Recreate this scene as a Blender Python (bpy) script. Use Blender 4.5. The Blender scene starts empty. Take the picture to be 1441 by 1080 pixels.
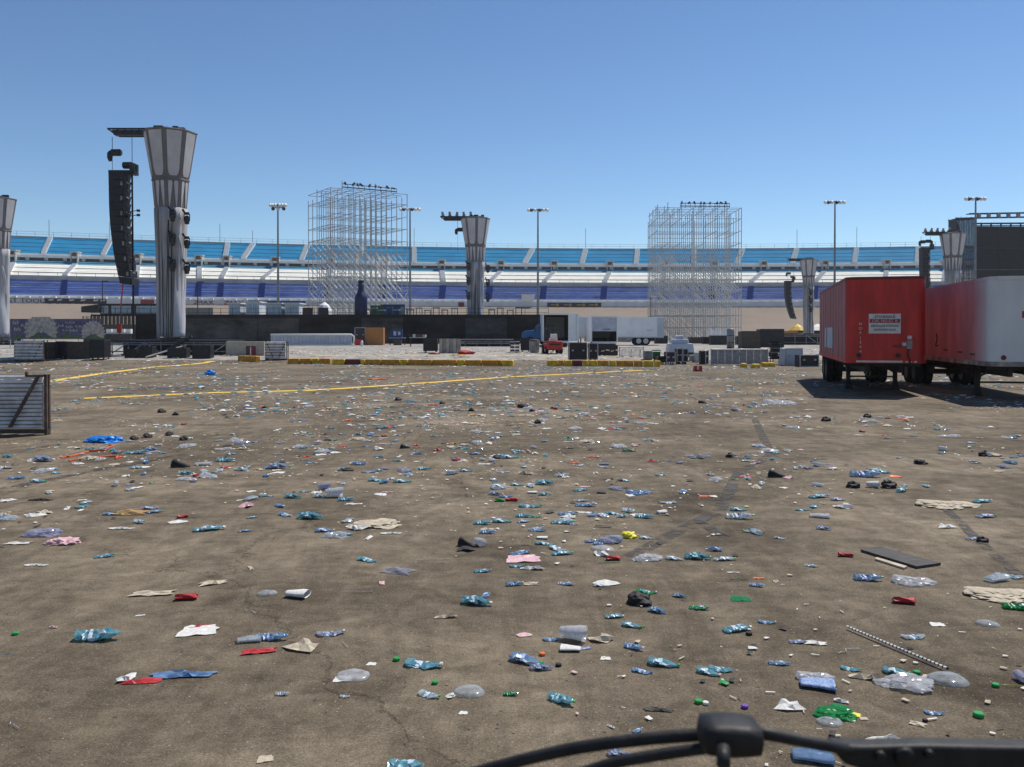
import bpy, bmesh, math, random
import numpy as np
from mathutils import Vector, Matrix, noise as mnoise

R = math.radians
rnd = random.Random(7)
SC = bpy.context.scene
COL = SC.collection

# ------------------------------------------------------------------ camera, sky, sun, exposure
CAM_H = 2.0
FPX, CX, CY, HOR = 1200.0, 720.5, 540.0, 470.0
PITCH = R(0.7)
PY = HOR + FPX * math.tan(PITCH)          # picture row of the optical axis; the rest is lens shift
cd = bpy.data.cameras.new('camera')
cam = bpy.data.objects.new('camera', cd)
COL.objects.link(cam)
cam.location = (0, 0, CAM_H)
cam.rotation_euler = (R(90) - PITCH, 0, 0)
cd.sensor_width = 36
cd.shift_y = -(CY - PY) / 1441
cd.lens = 36 * FPX / 1441
cd.clip_start = 0.05
cd.clip_end = 6000
cd.dof.use_dof = True
cd.dof.focus_distance = 18
cd.dof.aperture_fstop = 9
SC.camera = cam

SUN_EL, SUN_AZ = R(59), math.atan2(0.69, 0.72)      # azimuth measured from +Y towards +X
w = bpy.data.worlds.new('World')
SC.world = w
w.use_nodes = True
nt = w.node_tree
bg = nt.nodes['Background']
sky = nt.nodes.new('ShaderNodeTexSky')
sky.sky_type = 'NISHITA'
sky.sun_disc = False
sky.sun_elevation = SUN_EL
sky.sun_rotation = SUN_AZ
sky.altitude = 600
sky.air_density = 1.0
sky.dust_density = 0.0
sky.ozone_density = 3.5
gm = nt.nodes.new('ShaderNodeGamma')           # a little more contrast between zenith and horizon
gm.inputs[1].default_value = 1.2
hs = nt.nodes.new('ShaderNodeHueSaturation')
hs.inputs['Value'].default_value = 0.76
hs.inputs['Saturation'].default_value = 1.0
hs.inputs['Hue'].default_value = 0.498
nt.links.new(sky.outputs[0], gm.inputs[0])
nt.links.new(gm.outputs[0], hs.inputs['Color'])
nt.links.new(hs.outputs[0], bg.inputs[0])
bg.inputs[1].default_value = 0.068

sl = bpy.data.lights.new('sun', 'SUN')
sl.energy = 3.4
sl.angle = R(0.53)
sl.color = (1.0, 0.95, 0.88)
so = bpy.data.objects.new('sun', sl)
COL.objects.link(so)
sd = Vector((math.sin(SUN_AZ) * math.cos(SUN_EL), math.cos(SUN_AZ) * math.cos(SUN_EL), math.sin(SUN_EL)))
so.rotation_euler = (-sd).to_track_quat('-Z', 'Y').to_euler()
so.location = (20, 20, 60)

SC.view_settings.view_transform = 'Standard'
SC.view_settings.look = 'None'
SC.view_settings.gamma = 1
SC.view_settings.use_curve_mapping = False
SC.view_settings.exposure = 0.58
SC.cycles.max_bounces = 6
SC.cycles.transparent_max_bounces = 12

# ------------------------------------------------------------------ projection helpers
def ray(px, py):
    dx, dy = (px - CX) / FPX, (PY - py) / FPX
    return Vector((dx, math.cos(PITCH) + dy * math.sin(PITCH), -math.sin(PITCH) + dy * math.cos(PITCH)))
def at(px, py, Y):
    d = ray(px, py)
    t = Y / d.y
    return Vector((d.x * t, Y, CAM_H + d.z * t))
def terr(Y):
    pts = [(57, 0), (63, .33), (80, .5), (100, .7), (190, .7)]
    if Y <= 57: return 0.0
    for (a, za), (b, zb) in zip(pts, pts[1:]):
        if Y <= b: return za + (zb - za) * (Y - a) / (b - a)
    return .7
def G(px, py):
    d = ray(px, py)
    Y = 10.0
    for _ in range(40):
        z = terr(Y)
        t = (z - CAM_H) / d.z
        Y = .5 * Y + .5 * d.y * t
    return Vector((d.x * Y / d.y, Y, terr(Y)))

# ------------------------------------------------------------------ materials
def new_mat(name):
    m = bpy.data.materials.new(name)
    m.use_nodes = True
    return m, m.node_tree, m.node_tree.nodes['Principled BSDF']
def mat(name, col, rough=.6, metal=0.0, var=.18, scale=3.0, spec=.4, bump=0.0, col2=None, coord='Object', stretch=None, trans=0.0, bscale=None):
    """colour with noise variation (col <-> col2), optional bump and thin-sheet translucency"""
    m, t, b = new_mat(name)
    N, L = t.nodes, t.links
    tc = N.new('ShaderNodeTexCoord')
    mp = N.new('ShaderNodeMapping')
    L.new(tc.outputs[coord], mp.inputs[0])
    if stretch: mp.inputs['Scale'].default_value = stretch
    nz = N.new('ShaderNodeTexNoise')
    nz.inputs['Scale'].default_value = scale
    nz.inputs['Detail'].default_value = 6
    nz.inputs['Roughness'].default_value = .65
    L.new(mp.outputs[0], nz.inputs['Vector'])
    rp = N.new('ShaderNodeValToRGB')
    c2 = col2 or tuple(max(0, c * (1 - var * 2)) for c in col)
    rp.color_ramp.elements[0].position = .3
    rp.color_ramp.elements[1].position = .68
    rp.color_ramp.elements[0].color = (*c2, 1)
    rp.color_ramp.elements[1].color = (*(col if col2 else tuple(min(1, c * (1 + var * .5)) for c in col)), 1)
    L.new(nz.outputs['Fac'], rp.inputs[0])
    L.new(rp.outputs[0], b.inputs['Base Color'])
    b.inputs['Roughness'].default_value = rough
    b.inputs['Metallic'].default_value = metal
    b.inputs['Specular IOR Level'].default_value = spec
    if bump:
        bp = N.new('ShaderNodeBump')
        bp.inputs['Strength'].default_value = bump
        bp.inputs['Distance'].default_value = .02
        if bscale:
            n2 = N.new('ShaderNodeTexNoise'); n2.inputs['Scale'].default_value = bscale; n2.inputs['Detail'].default_value = 4
            L.new(mp.outputs[0], n2.inputs['Vector']); L.new(n2.outputs['Fac'], bp.inputs['Height'])
        else:
            L.new(nz.outputs['Fac'], bp.inputs['Height'])
        L.new(bp.outputs[0], b.inputs['Normal'])
    if trans:
        tr = N.new('ShaderNodeBsdfTranslucent')
        L.new(rp.outputs[0], tr.inputs[0])
        mx = N.new('ShaderNodeMixShader')
        mx.inputs[0].default_value = trans
        L.new(b.outputs[0], mx.inputs[1]); L.new(tr.outputs[0], mx.inputs[2])
        L.new(mx.outputs[0], N['Material Output'].inputs[0])
    return m
def clear_mat(name, tint, body, fac=.5, rough=.18):
    """thin clear plastic: part see-through, part tinted translucent gloss"""
    m, t, b = new_mat(name)
    N, L = t.nodes, t.links
    tc = N.new('ShaderNodeTexCoord'); nz = N.new('ShaderNodeTexNoise')
    nz.inputs['Scale'].default_value = 5; nz.inputs['Detail'].default_value = 4
    L.new(tc.outputs['Object'], nz.inputs['Vector'])
    b.inputs['Base Color'].default_value = (*body, 1)
    b.inputs['Roughness'].default_value = rough
    b.inputs['Specular IOR Level'].default_value = .8
    tr = N.new('ShaderNodeBsdfTranslucent'); tr.inputs[0].default_value = (*body, 1)
    m1 = N.new('ShaderNodeMixShader'); m1.inputs[0].default_value = .4
    L.new(b.outputs[0], m1.inputs[1]); L.new(tr.outputs[0], m1.inputs[2])
    tp = N.new('ShaderNodeBsdfTransparent'); tp.inputs[0].default_value = (*tint, 1)
    mr = N.new('ShaderNodeMapRange')
    mr.inputs['From Min'].default_value = .3; mr.inputs['From Max'].default_value = .7
    mr.inputs['To Min'].default_value = max(0, fac - .2); mr.inputs['To Max'].default_value = min(1, fac + .2)
    L.new(nz.outputs['Fac'], mr.inputs[0])
    m2 = N.new('ShaderNodeMixShader')
    L.new(mr.outputs[0], m2.inputs[0])
    L.new(tp.outputs[0], m2.inputs[1]); L.new(m1.outputs[0], m2.inputs[2])
    L.new(m2.outputs[0], N['Material Output'].inputs[0])
    return m
def faded_side(name, red, pale):
    """old paint bleached towards the trailer's nose (object space, own to the thing)"""
    m = mat(name, red, .6, var=.2, scale=1.2, stretch=(1, 1, .35)); t = m.node_tree; N, L = t.nodes, t.links; b = N['Principled BSDF']
    tc = N.new('ShaderNodeTexCoord'); sp = N.new('ShaderNodeSeparateXYZ'); L.new(tc.outputs['Object'], sp.inputs[0])
    nz = N.new('ShaderNodeTexNoise'); nz.inputs['Scale'].default_value = 1.1; nz.inputs['Detail'].default_value = 5; L.new(tc.outputs['Object'], nz.inputs['Vector'])
    ma = N.new('ShaderNodeMath'); ma.operation = 'MULTIPLY_ADD'; L.new(nz.outputs['Fac'], ma.inputs[0]); ma.inputs[1].default_value = 1.1; L.new(sp.outputs['Y'], ma.inputs[2])
    mr = N.new('ShaderNodeMapRange'); mr.inputs['From Min'].default_value = .45; mr.inputs['From Max'].default_value = 2.3; mr.interpolation_type = 'SMOOTHSTEP'; L.new(ma.outputs[0], mr.inputs[0])
    mx = N.new('ShaderNodeMix'); mx.data_type = 'RGBA'; L.new(mr.outputs[0], mx.inputs[0]); mx.inputs[6].default_value = (*pale, 1)
    src = b.inputs['Base Color'].links[0].from_socket; L.new(src, mx.inputs[7]); L.new(mx.outputs[2], b.inputs['Base Color'])
    return m
def worn_paint(name, col, thr=.45, scale=2.2):
    """paint with worn gaps, laid as a sheet above the tarmac"""
    m, t, b = new_mat(name)
    N, L = t.nodes, t.links
    tc = N.new('ShaderNodeTexCoord')
    nz = N.new('ShaderNodeTexNoise'); nz.inputs['Scale'].default_value = scale; nz.inputs['Detail'].default_value = 8; nz.inputs['Roughness'].default_value = .75
    L.new(tc.outputs['Object'], nz.inputs['Vector'])
    rp = N.new('ShaderNodeValToRGB')
    rp.color_ramp.elements[0].position = thr - .05; rp.color_ramp.elements[0].color = (0, 0, 0, 1)
    rp.color_ramp.elements[1].position = thr + .08; rp.color_ramp.elements[1].color = (1, 1, 1, 1)
    L.new(nz.outputs['Fac'], rp.inputs[0])
    b.inputs['Base Color'].default_value = (*col, 1); b.inputs['Roughness'].default_value = .8
    tp = N.new('ShaderNodeBsdfTransparent')
    mx = N.new('ShaderNodeMixShader')
    L.new(rp.outputs[0], mx.inputs[0]); L.new(tp.outputs[0], mx.inputs[1]); L.new(b.outputs[0], mx.inputs[2])
    L.new(mx.outputs[0], N['Material Output'].inputs[0])
    return m

def ground_mat():
    m, t, b = new_mat('dusty_tarmac')
    N, L = t.nodes, t.links
    tc = N.new('ShaderNodeTexCoord')
    def noise(scale, detail=6, rough=.6, sc=None, rot=0, dist=0):
        mp = N.new('ShaderNodeMapping'); L.new(tc.outputs['Object'], mp.inputs[0])
        if sc: mp.inputs['Scale'].default_value = sc
        mp.inputs['Rotation'].default_value = (0, 0, rot)
        n = N.new('ShaderNodeTexNoise'); n.inputs['Scale'].default_value = scale; n.inputs['Detail'].default_value = detail
        n.inputs['Roughness'].default_value = rough; n.inputs['Distortion'].default_value = dist
        L.new(mp.outputs[0], n.inputs['Vector'])
        return n.outputs['Fac']
    def ramp(src, a, b_, ca, cb):
        r = N.new('ShaderNodeValToRGB'); L.new(src, r.inputs[0])
        r.color_ramp.elements[0].position = a; r.color_ramp.elements[1].position = b_
        r.color_ramp.elements[0].color = (*ca, 1); r.color_ramp.elements[1].color = (*cb, 1)
        return r.outputs[0]
    def mix(mode, fac, a, b_):
        x = N.new('ShaderNodeMix'); x.data_type = 'RGBA'; x.blend_type = mode
        if isinstance(fac, float): x.inputs[0].default_value = fac
        else: L.new(fac, x.inputs[0])
        L.new(a, x.inputs[6]); L.new(b_, x.inputs[7])
        return x.outputs[2]
    base = ramp(noise(.35, 8, .6), .32, .68, (.158, .130, .096), (.300, .256, .194))
    # tyre-swept streaks running across the lot
    st = ramp(noise(.5, 8, .68, (1, 3.2, 1), R(-40), 1.6), .36, .64, (.58, .57, .56), (1, 1, 1))
    c = mix('MULTIPLY', .5, base, st)
    st2 = ramp(noise(.8, 8, .68, (3, .8, 1), R(24), 1.5), .42, .58, (.58, .56, .55), (1, 1, 1))
    c = mix('MULTIPLY', .5, c, st2)
    # dark oily stains
    ob = ramp(noise(.75, 5, .55, None, 0, 1.0), .30, .44, (.45, .43, .42), (1, 1, 1))
    c = mix('MULTIPLY', .7, c, ob)
    big = ramp(noise(.13, 6, .6, (1, 2.2, 1), R(-35), 1.2), .36, .62, (.66, .65, .63), (1.08, 1.08, 1.07))
    c = mix('MULTIPLY', .85, c, big)
    md = ramp(noise(1.7, 8, .72, (1, 1.7, 1), R(-30), 1.0), .34, .62, (.66, .64, .62), (1.1, 1.1, 1.08))
    c = mix('MULTIPLY', .85, c, md)
    sm = ramp(noise(5.0, 9, .78), .33, .67, (.62, .61, .6), (1.26, 1.25, 1.23))
    c = mix('MULTIPLY', .9, c, sm)
    # grit
    gr = ramp(noise(70, 4, .85), .33, .67, (.45, .44, .43), (1.6, 1.57, 1.52))
    c = mix('MULTIPLY', .9, c, gr)
    # pale and dark chips
    def chips(scale, size, col, keep):
        v = N.new('ShaderNodeTexVoronoi'); v.inputs['Scale'].default_value = scale
        L.new(tc.outputs['Object'], v.inputs['Vector'])
        lt = N.new('ShaderNodeMath'); lt.operation = 'LESS_THAN'; lt.inputs[1].default_value = size
        L.new(v.outputs['Distance'], lt.inputs[0])
        sp = N.new('ShaderNodeSeparateColor'); L.new(v.outputs['Color'], sp.inputs[0])
        k = N.new('ShaderNodeMath'); k.operation = 'LESS_THAN'; k.inputs[1].default_value = keep
        L.new(sp.outputs[0], k.inputs[0])
        mu = N.new('ShaderNodeMath'); mu.operation = 'MULTIPLY'; L.new(lt.outputs[0], mu.inputs[0]); L.new(k.outputs[0], mu.inputs[1])
        cc = N.new('ShaderNodeRGB'); cc.outputs[0].default_value = (*col, 1)
        return mu.outputs[0], cc.outputs[0]
    for a in ((27, .13, (.33, .29, .24), .10), (13, .12, (.05, .045, .04), .25), (60, .2, (.28, .25, .20), .2)):
        f, cc = chips(*a)
        c = mix('MIX', f, c, cc)
    # hairline cracks
    v = N.new('ShaderNodeTexVoronoi'); v.feature = 'DISTANCE_TO_EDGE'; v.inputs['Scale'].default_value = .16
    mpv = N.new('ShaderNodeVectorMath'); mpv.operation = 'ADD'
    nzv = N.new('ShaderNodeTexNoise'); nzv.inputs['Scale'].default_value = .8; nzv.inputs['Detail'].default_value = 8; nzv.inputs['Roughness'].default_value = .7
    L.new(tc.outputs['Object'], nzv.inputs['Vector'])
    scl = N.new('ShaderNodeVectorMath'); scl.operation = 'SCALE'; scl.inputs[3].default_value = 1.6
    L.new(nzv.outputs['Color'], scl.inputs[0])
    L.new(tc.outputs['Object'], mpv.inputs[0]); L.new(scl.outputs[0], mpv.inputs[1])
    L.new(mpv.outputs[0], v.inputs['Vector'])
    cr = ramp(v.outputs['Distance'], .0010, .0036, (.38, .36, .34), (1, 1, 1))
    c = mix('MULTIPLY', .8, c, cr)
    L.new(c, b.inputs['Base Color'])
    b.inputs['Roughness'].default_value = .92
    b.inputs['Specular IOR Level'].default_value = .15
    bp = N.new('ShaderNodeBump'); bp.inputs['Strength'].default_value = .55; bp.inputs['Distance'].default_value = .012
    ad = N.new('ShaderNodeMath'); ad.operation = 'ADD'
    L.new(noise(85, 3, .8), ad.inputs[0]); L.new(noise(14, 5, .65), ad.inputs[1])
    L.new(ad.outputs[0], bp.inputs['Height']); L.new(bp.outputs[0], b.inputs['Normal'])
    return m

M = {}
M['ground'] = ground_mat()
M['infield'] = mat('pale_gravelly_concrete', (.36, .335, .30), .95, var=.3, scale=.9, spec=.1, bump=.3)
M['desert'] = mat('desert_ground', (.28, .22, .16), .95, scale=.05, spec=.1)
M['track'] = mat('track_asphalt', (.25, .205, .165), .9, var=.1, scale=.05, spec=.1)
M['yellow_line'] = worn_paint('worn_yellow_paint', (.78, .50, .05), .37, 1.4)
M['kerb_y'] = mat('yellow_kerb_paint', (.80, .50, .03), .7, var=.3, scale=4)
M['kerb_o'] = mat('faded_orange_kerb_paint', (.66, .31, .03), .75, var=.3, scale=4)
M['kerb_r'] = mat('maroon_kerb_paint', (.16, .03, .03), .75, var=.2, scale=4)
M['skid'] = worn_paint('rubber_mark', (.045, .04, .035), .50, 3.0)
M['seat_teal'] = mat('teal_seats', (.02, .20, .38), .8, var=.12, scale=.15, spec=.05)
M['seat_teal_pale'] = mat('pale_teal_seats', (.14, .33, .42), .8, var=.12, scale=.15, spec=.05)
M['seat_white'] = mat('cream_seats', (.78, .77, .70), .8, var=.06, scale=.2, spec=.05)
M['seat_blue'] = mat('blue_seats', (.030, .062, .22), .8, var=.15, scale=.15, spec=.05)
M['seat_blue_aisle'] = mat('dark_blue_aisle', (.05, .09, .30), .8, spec=.05)
M['alu_row'] = mat('pale_row_edge', (.58, .60, .66), .8, scale=.22, stretch=(1, .2, 3), col2=(.03, .06, .20), spec=.05)
M['concrete'] = mat('pale_concrete', (.52, .50, .46), .85, var=.15, scale=.4)
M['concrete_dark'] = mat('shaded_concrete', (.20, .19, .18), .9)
M['white_paint'] = mat('white_paint', (.78, .78, .76), .5, var=.06, scale=.8)
M['wall_white'] = mat('whitewashed_wall', (.70, .70, .69), .6, var=.1, scale=.3)
M['pole'] = mat('galvanised_pole', (.22, .24, .26), .5, .5)
M['dark'] = mat('black_paint', (.018, .018, .02), .5, var=.3, scale=2)
M['dark_metal'] = mat('dark_steel', (.045, .042, .042), .5, .3, var=.3, scale=2)
M['steel'] = mat('galvanised_steel', (.54, .55, .55), .45, .2, var=.2, scale=2)
M['alu'] = mat('aluminium', (.46, .45, .46), .45, .45, var=.2, scale=2)
M['rust_alu'] = mat('weathered_barrier_steel', (.34, .315, .305), .55, .25, var=.3, scale=2.5)
M['pale_steel'] = mat('pale_barrier_steel', (.76, .73, .72), .5, .1, var=.25, scale=2.5)
M['rust'] = mat('rusty_steel', (.14, .095, .075), .75, .1, var=.35, scale=4)
M['fabric_panel'] = mat('grey_stretch_fabric', (.72, .70, .71), .85, var=.08, scale=.8, spec=.1, trans=.25)
M['fabric_dark'] = mat('taupe_frame_fabric', (.21, .195, .195), .85, var=.12, scale=1.2, spec=.1)
M['fabric_trunk'] = mat('grey_trunk_fabric', (.50, .49, .50), .9, var=.3, scale=.9, spec=.1, stretch=(3, 3, .25))
M['fabric_pale'] = mat('pale_loose_cloth', (.66, .67, .71), .9, var=.1, scale=1, spec=.1, trans=.25, stretch=(2, 2, .4))
M['scrim'] = mat('black_scrim', (.034, .032, .030), .85, var=.45, scale=.35, stretch=(.6, 1, 1.6), spec=.15)
M['scrim2'] = mat('faded_black_scrim', (.095, .090, .084), .85, var=.45, scale=.35, stretch=(.6, 1, 1.6), spec=.15)
M['screen'] = mat('black_led_screen', (.016, .015, .016), .6, var=.3, scale=1.5)
M['mesh_grey'] = clear_mat('grey_scaffold_mesh', (.55, .58, .62), (.10, .11, .13), .5, .8)
M['red'] = mat('faded_red_trailer_paint', (.60, .024, .016), .45, var=.22, scale=1.3, stretch=(2.5, 2.5, .4), bump=.05)
M['red_side'] = mat('chalky_red_trailer_side', (.46, .15, .145), .6, var=.26, scale=1.5, stretch=(2, 2, .3))
M['red_side_pale'] = faded_side('sun_bleached_red_side', (.52, .20, .21), (.60, .56, .57))
M['red_dark'] = mat('dark_red_rail', (.20, .015, .015), .5)
M['trailer_white'] = mat('off_white_trailer_paint', (.66, .66, .66), .45, var=.08, scale=1.2, stretch=(1, 1, .4))
M['truck_white'] = mat('white_truck_body', (.74, .77, .80), .45, var=.06, scale=.8)
M['rust_rail'] = mat('rust_streaked_sill', (.40, .34, .28), .7, var=.45, scale=2)
M['tyre'] = mat('tyre_rubber', (.016, .015, .015), .85, spec=.2)
M['under'] = mat('greasy_chassis', (.022, .02, .019), .7)
M['interior'] = mat('trailer_interior', (.05, .032, .024), .8)
M['blue_truck'] = mat('blue_truck_paint', (.03, .16, .40), .3, var=.1)
M['glass'] = mat('dark_window_glass', (.03, .045, .06), .1, spec=.7)
M['glass_sky'] = mat('pale_blue_window', (.36, .48, .58), .2, var=.25, scale=1.2, spec=.7)
M['navy'] = mat('navy_inflatable', (.006, .012, .075), .5)
M['ply'] = mat('tan_plywood', (.46, .20, .055), .7, var=.12, scale=1.5, stretch=(1, 1, .3))
M['brown'] = mat('brown_hardboard', (.085, .066, .052), .7)
M['teal'] = mat('teal_powder_coat', (.05, .22, .20), .5)
M['beige'] = mat('beige_barrier', (.48, .42, .34), .8, var=.15)
M['purple_print'] = mat('printed_purple_banner', (.055, .052, .12), .8, col2=(.14, .135, .20), scale=1.1)
M['print_white'] = mat('banner_white_ink', (.42, .40, .37), .8, var=.3, scale=3)
M['print_green'] = mat('banner_green_ink', (.10, .17, .05), .8, var=.3, scale=3)
M['signal_red'] = mat('red_plastic', (.50, .03, .02), .45)
M['sign_red'] = mat('sign_red_band', (.36, .035, .04), .5)
M['sign_white'] = mat('weathered_sign_white', (.70, .66, .62), .6, var=.15, scale=4)
M['ink'] = mat('dark_sign_ink', (.07, .045, .05), .6)
M['sign_blue'] = mat('blue_sign', (.02, .06, .20), .5)
M['sign_gold'] = mat('gold_sign_ink', (.42, .32, .12), .5)
M['yellow'] = mat('yellow_plastic', (.72, .46, .02), .5)
M['green'] = mat('green_plastic', (.01, .12, .035), .5)
M['orange_strap'] = mat('orange_ratchet_strap', (.72, .14, .05), .6)
M['red_strap'] = mat('pink_red_strap', (.75, .12, .10), .6)
M['lamp_glass'] = mat('lamp_face', (.68, .68, .66), .3)
M['wiper'] = mat('wiper_rubber', (.022, .021, .021), .55, var=.3, scale=30, spec=.3, bump=.15)
M['tarp_grey'] = mat('pale_grey_tarp', (.50, .54, .62), .7, var=.12, scale=1.2)

# ------------------------------------------------------------------ mesh helpers
class MB:
    def __init__(s): s.v, s.f, s.m = [], [], []
    def add(s, vs, fs, mi=0):
        o = len(s.v)
        s.v.extend([tuple(p) for p in vs])
        s.f.extend([tuple(i + o for i in f) for f in fs])
        s.m.extend([mi] * len(fs))
        return s
    def box(s, c, d, rz=0.0, mi=0, taper=1.0):
        hx, hy, hz = d[0] / 2, d[1] / 2, d[2] / 2
        cr, sr = math.cos(rz), math.sin(rz)
        vs = []
        for z in (-hz, hz):
            k = taper if z > 0 else 1
            for x, y in ((-hx, -hy), (hx, -hy), (hx, hy), (-hx, hy)):
                x, y = x * k, y * k
                vs.append((c[0] + x * cr - y * sr, c[1] + x * sr + y * cr, c[2] + z))
        return s.add(vs, [(3, 2, 1, 0), (4, 5, 6, 7), (0, 1, 5, 4), (1, 2, 6, 5), (2, 3, 7, 6), (3, 0, 4, 7)], mi)
    def b2(s, a, b, mi=0):
        return s.box([(a[i] + b[i]) / 2 for i in range(3)], [abs(b[i] - a[i]) for i in range(3)], 0, mi)
    def tube(s, p, q, r, n=6, r2=None, mi=0, cap=True):
        p, q = Vector(p), Vector(q)
        d = q - p
        if d.length < 1e-7: return s
        d.normalize()
        u = d.orthogonal().normalized(); w_ = d.cross(u)
        r2 = r if r2 is None else r2
        vs = [p + (u * math.cos(2 * math.pi * i / n) + w_ * math.sin(2 * math.pi * i / n)) * r for i in range(n)]
        vs += [q + (u * math.cos(2 * math.pi * i / n) + w_ * math.sin(2 * math.pi * i / n)) * r2 for i in range(n)]
        fs = [(i, (i + 1) % n, n + (i + 1) % n, n + i) for i in range(n)]
        if cap: fs += [tuple(range(n - 1, -1, -1)), tuple(range(n, 2 * n))]
        return s.add(vs, fs, mi)
    def path(s, pts, r, n=6, mi=0):
        pts = [Vector(p) for p in pts]
        rs = r if isinstance(r, (list, tuple)) else [r] * len(pts)
        vs, prev = [], None
        for k, p in enumerate(pts):
            d = (pts[min(k + 1, len(pts) - 1)] - pts[max(k - 1, 0)]).normalized()
            u = d.orthogonal().normalized() if prev is None else (prev - d * prev.dot(d)).normalized()
            prev = u
            w_ = d.cross(u)
            vs += [p + (u * math.cos(2 * math.pi * i / n) + w_ * math.sin(2 * math.pi * i / n)) * rs[k] for i in range(n)]
        fs = []
        for k in range(len(pts) - 1):
            fs += [(k * n + i, k * n + (i + 1) % n, (k + 1) * n + (i + 1) % n, (k + 1) * n + i) for i in range(n)]
        fs += [tuple(range(n - 1, -1, -1)), tuple(range((len(pts) - 1) * n, len(pts) * n))]
        return s.add(vs, fs, mi)
    def lathe(s, prof, n=12, c=(0, 0, 0), axis='z', mi=0, phase=0.0, rfun=None, cap=True):
        vs, fs = [], []
        for k, (r, h) in enumerate(prof):
            for i in range(n):
                a = 2 * math.pi * i / n + phase
                rr = r * (rfun(k, i) if rfun else 1)
                x, y = rr * math.cos(a), rr * math.sin(a)
                p = {'z': (x, y, h), 'x': (h, x, y), 'y': (x, h, y)}[axis]
                vs.append((c[0] + p[0], c[1] + p[1], c[2] + p[2]))
        for k in range(len(prof) - 1):
            fs += [(k * n + i, k * n + (i + 1) % n, (k + 1) * n + (i + 1) % n, (k + 1) * n + i) for i in range(n)]
        if cap and prof[0][0] > 1e-6: fs.append(tuple(range(n - 1, -1, -1)))
        if cap and prof[-1][0] > 1e-6: fs.append(tuple(range((len(prof) - 1) * n, len(prof) * n)))
        return s.add(vs, fs, mi)
    def slab(s, poly, off, mi=0):
        """polygon (3-D points) given a thickness along vector off"""
        n = len(poly)
        a = [Vector(p) for p in poly]; b = [p + Vector(off) for p in a]
        fs = [tuple(range(n)), tuple(range(2 * n - 1, n - 1, -1))] + [(i, n + i, n + (i + 1) % n, (i + 1) % n) for i in range(n)]
        return s.add(a + b, fs, mi)
    def mesh(s, name, mats, smooth=False):
        me = bpy.data.meshes.new(name)
        me.from_pydata(s.v, [], s.f)
        for m_ in (mats if isinstance(mats, (list, tuple)) else [mats]): me.materials.append(m_)
        if any(s.m): me.polygons.foreach_set('material_index', s.m)
        bm = bmesh.new(); bm.from_mesh(me)
        bmesh.ops.recalc_face_normals(bm, faces=bm.faces)
        bm.to_mesh(me); bm.free()
        if smooth: me.polygons.foreach_set('use_smooth', [True] * len(me.polygons))
        me.update()
        return me
    def build(s, name, mats, parent=None, smooth=False, loc=None):
        return link(name, s.mesh(name, mats, smooth), parent, loc)
def link(name, data, parent=None, loc=None):
    o = bpy.data.objects.new(name, data)
    COL.objects.link(o)
    if parent is not None: o.parent = parent
    if loc is not None: o.location = loc
    return o
def bevel(o, wdt=.02, seg=2):
    b = o.modifiers.new('bevel', 'BEVEL'); b.width = wdt; b.segments = seg; b.limit_method = 'ANGLE'
    return o
def tag(o, label, cat, group=None):
    o['label'] = label; o['category'] = cat
    if group: o['group'] = group
    return o
def thing(name, label, cat, loc=(0, 0, 0), rz=0.0, group=None):
    o = bpy.data.objects.new(name, None)
    COL.objects.link(o)
    o.empty_display_size = .3
    o.location = loc; o.rotation_euler = (0, 0, rz)
    return tag(o, label, cat, group)
def structure(name, mb, m, kind='structure'):
    o = mb.build(name, m) if isinstance(mb, MB) else link(name, mb)
    o['kind'] = kind
    return o
KIDS = {}
def copy_tree(o, parent=None):
    c = o.copy(); COL.objects.link(c)
    if parent is not None: c.parent = parent
    for ch in list(o.children): copy_tree(ch, c)
    return c
def text(name, body, size, m, parent, loc, rot, align='CENTER', ext=.004, sx=1.0):
    cu = bpy.data.curves.new(name, 'FONT')
    cu.body = body; cu.size = size; cu.align_x = align; cu.align_y = 'CENTER'; cu.extrude = ext; cu.resolution_u = 2
    cu.materials.append(m)
    o = bpy.data.objects.new(name, cu); COL.objects.link(o)
    if parent is not None: o.parent = parent
    me = bpy.data.meshes.new_from_object(o); me.name = name
    if not me.materials: me.materials.append(m)
    bpy.data.objects.remove(o); bpy.data.curves.remove(cu)
    o = link(name, me, parent)
    o.location = loc; o.rotation_euler = rot; o.scale = (sx, 1, 1)
    return o
# ================================================================== SETTING: ground, track
def strip_sheet(name, ys, x0, x1, zf, m, nx=2):
    mb = MB(); vs, fs = [], []
    for y in ys:
        for i in range(nx): vs.append((x0 + (x1 - x0) * i / (nx - 1), y, zf(y)))
    for k in range(len(ys) - 1):
        for i in range(nx - 1): fs.append((k * nx + i, k * nx + i + 1, (k + 1) * nx + i + 1, (k + 1) * nx + i))
    mb.add(vs, fs)
    return structure(name, mb, m)
strip_sheet('parking_lot', [-40, 0, 20, 40, 57, 60, 63], -160, 160, terr, M['ground'])
strip_sheet('infield', [58.0, 60, 63.0, 70, 80, 90, 100, 140, 215], -260, 300, lambda y: terr(y) + (.006 if y > 59 else -.05), M['infield'])
mb = MB(); mb.add([(-900, -300, -.3), (900, -300, -.3), (900, 1400, -.3), (-900, 1400, -.3)], [(0, 1, 2, 3)])
structure('ground', mb, M['desert'])

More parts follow.
